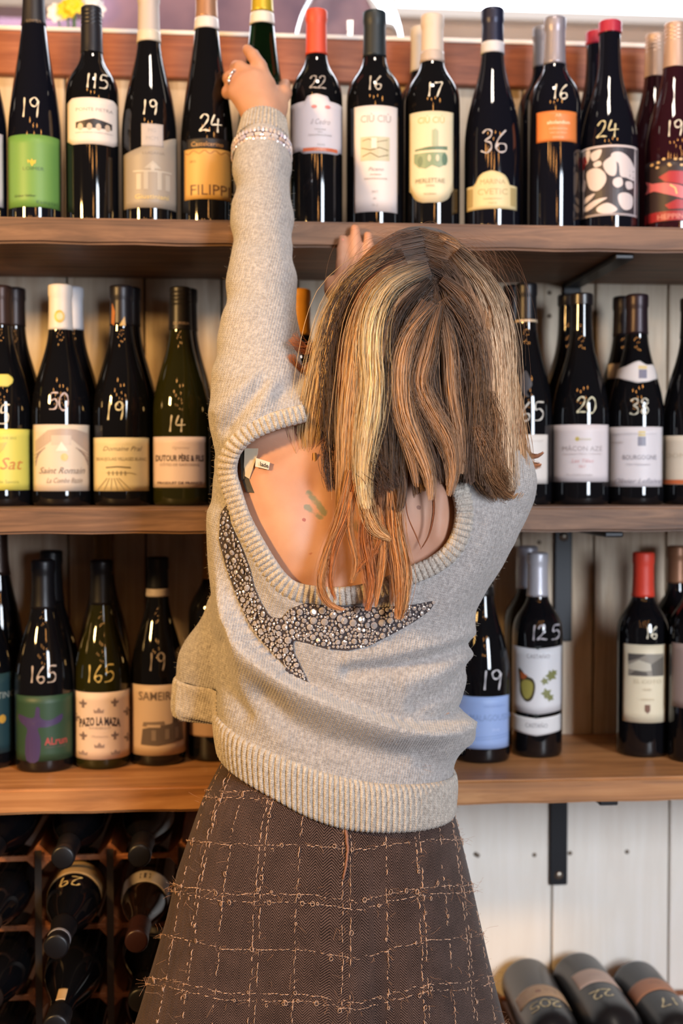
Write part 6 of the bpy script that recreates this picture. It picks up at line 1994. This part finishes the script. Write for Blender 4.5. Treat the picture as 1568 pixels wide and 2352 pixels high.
# stray single hairs
nst = 260
ang_ = rng.uniform(-2.6, -.5, nst); uu = rng.random(nst)
x0 = 985 + 30 * rng.normal(0, 1, nst); y0 = 560 + 60 * rng.random(nst)
t = np.linspace(0, 1, MS)[None]
side_ = np.where(rng.random(nst) < .5, -1, 1)
reach = rng.uniform(80, 200, nst); fall = rng.uniform(50, 420, nst); lift_ = rng.uniform(20, 75, nst)
X_ = x0[:, None] + side_[:, None] * reach[:, None] * np.sin(t * PI / 2) + rng.normal(0, 6, (nst, 1)) * np.sin(t * 6)
Y2 = y0[:, None] - lift_[:, None] * np.sin(t * PI) + fall[:, None] * t ** 2
D2 = np.broadcast_to(1.40 + .05 * t * rng.random((nst, 1)), X_.shape)
HP.append(unproj(X_, Y2, D2)); HCOL.append(np.broadcast_to(C((120, 84, 60)), (nst, MS, 3)) * 1.0); HR.append(np.full((nst, MS), .00009))
allP = np.concatenate(HP); allC = np.concatenate(HCOL); allR = np.concatenate([np.broadcast_to(r_, (len(p_), MS)) for r_, p_ in zip(HR, HP)])
V5, F5 = tubes(allP, allR, 3)
hm, hnt, hb_ = new_mat('highlighted_hair')
ha = N(hnt, 'ShaderNodeAttribute'); ha.attribute_name = 'strand_colour'
hnt.links.new(ha.outputs['Color'], hb_.inputs['Base Color'])
hb_.inputs['Roughness'].default_value = .42
hb_.inputs['Specular IOR Level'].default_value = .45
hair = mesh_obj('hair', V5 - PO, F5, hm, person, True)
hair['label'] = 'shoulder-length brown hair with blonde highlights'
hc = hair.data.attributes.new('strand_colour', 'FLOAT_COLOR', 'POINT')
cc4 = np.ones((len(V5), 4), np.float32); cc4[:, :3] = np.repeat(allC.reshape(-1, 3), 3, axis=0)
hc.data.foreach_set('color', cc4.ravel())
# scalp hair under the strands
vs, fs = [], []
nu_, nv_ = 48, 28
for i in range(nv_ + 1):
    for k in range(nu_):
        a, b_ = 2 * PI * k / nu_, PI * i / nv_
        vs.append(HC + np.array([.084 * math.sin(b_) * math.cos(a), .098 * math.sin(b_) * math.sin(a), .111 * math.cos(b_)]) - PO)
for i in range(nv_):
    for k in range(nu_):
        f = (i * nu_ + k, (i + 1) * nu_ + k, (i + 1) * nu_ + (k + 1) % nu_, i * nu_ + (k + 1) % nu_)
        c = np.mean([vs[q] for q in f], 0) + PO
        if c[1] < HC[1] + .045 and c[2] > HC[2] - .09 or c[2] > HC[2] + .06:
            fs.append(f)
scalp = mesh_obj('scalp_hair', vs, fs, plain('dark_hair_roots', (44, 31, 26), .6), person, True)

# ------------------------------------------------------------------ bracelets and ring
CRY, cnt_, cb_2 = new_mat('iridescent_crystal')
cb_2.inputs['Base Color'].default_value = (*lin((232, 222, 230)), 1)
cb_2.inputs['Metallic'].default_value = .4; cb_2.inputs['Roughness'].default_value = .1
oi_ = N(cnt_, 'ShaderNodeObjectInfo')
crr = ramp(cnt_, [(0.0, (240, 226, 216)), (.3, (222, 214, 236)), (.6, (246, 236, 232)), (.85, (236, 206, 190)), (1.0, (206, 220, 236))])
cnt_.links.new(oi_.outputs['Random'], crr.inputs[0]); cnt_.links.new(crr.outputs[0], cb_2.inputs['Base Color'])
SILV = plain('silver_band', (206, 200, 204), .2, .9)
bc = U(601, 353, 1.668)
brace = empty('bracelet', bc)
tag(brace, 'crystal bracelet worn over the cuff of the raised sleeve', 'bracelet')
nA = axA.copy()
nA = nA + np.array([0, .10, 0]); nA /= np.linalg.norm(nA)
f1 = np.cross(nA, [0, 1, 0]); f1 /= np.linalg.norm(f1); f2 = np.cross(nA, f1)
RB = .0366
gme2 = bpy.data.meshes.new('crystal'); gme2.from_pydata(gV, [], gF); gme2.materials.append(CRY)
bm = bmesh.new(); bmesh.ops.create_cube(bm, size=2.0); bmesh.ops.bevel(bm, geom=list(bm.edges), offset=.35, segments=1, affect='EDGES')
bxm = bpy.data.meshes.new('baguette_crystal'); bm.to_mesh(bxm); bm.free(); bxm.materials.append(CRY)
thb = np.linspace(0, 2 * PI, 97)[:-1]
P = np.stack([np.stack([nA * dz_ + rr0 * (math.cos(q) * f1 + math.sin(q) * f2) for dz_, rr0 in ((-.0075, RB), (-.0075, RB + .0015), (.0075, RB + .0015), (.0075, RB), (-.0075, RB))]) for q in thb])
idx = np.arange(P.shape[0] * 5).reshape(-1, 5); i2 = np.roll(idx, -1, 0)
mesh_obj('band', P.reshape(-1, 3), np.stack([idx[:, :-1], i2[:, :-1], i2[:, 1:], idx[:, 1:]], -1).reshape(-1, 4), SILV, brace, True)
for off_, n_b, sc_, kind_ in ((-.0068, 44, .0027, 0), (.0068, 44, .0027, 0), (0, 22, .0032, 1), (-.0098, 44, .0019, 0)):
    for k in range(n_b):
        q = 2 * PI * (k + .3 * (off_ > 0)) / n_b
        d_ = math.cos(q) * f1 + math.sin(q) * f2
        o = link(bpy.data.objects.new('baguette_crystal' if kind_ else 'crystal', bxm if kind_ else gme2), brace)
        o.location = nA * off_ + d_ * (RB + .0016)
        M3 = Matrix(np.column_stack([np.cross(nA, d_), nA, d_]).tolist())
        o.rotation_mode = 'QUATERNION'; o.rotation_quaternion = M3.to_quaternion()
        o.scale = (.0046, .0026, .0018) if kind_ else (sc_, sc_, sc_ * 1.1)
rc = k_r + (U(529, 180, 1.722) - k_r) * .62
rax = U(529, 180, 1.722) - k_r; rax /= np.linalg.norm(rax)
ring = empty('finger_ring', rc)
tag(ring, 'silver ring on a curled finger of the raised hand', 'ring')
g1 = np.cross(rax, [0, 0, 1]); g1 /= np.linalg.norm(g1); g2 = np.cross(rax, g1)
q = np.linspace(0, 2 * PI, 33)[:-1]
vs, fs = tube(np.stack([.0116 * (math.cos(a) * g1 + math.sin(a) * g2) for a in q]), .0019, 8, True)
mesh_obj('hoop', vs, fs, SILV, ring, True)
for k in range(9):
    a = 2 * PI * k / 9
    d_ = math.cos(a) * g1 + math.sin(a) * g2
    o = link(bpy.data.objects.new('stone', gme2), ring)
    o.location = d_ * .0128
    o.rotation_mode = 'QUATERNION'; o.rotation_quaternion = Vector(d_).to_track_quat('Z', 'Y'); o.scale = (.0024,) * 3
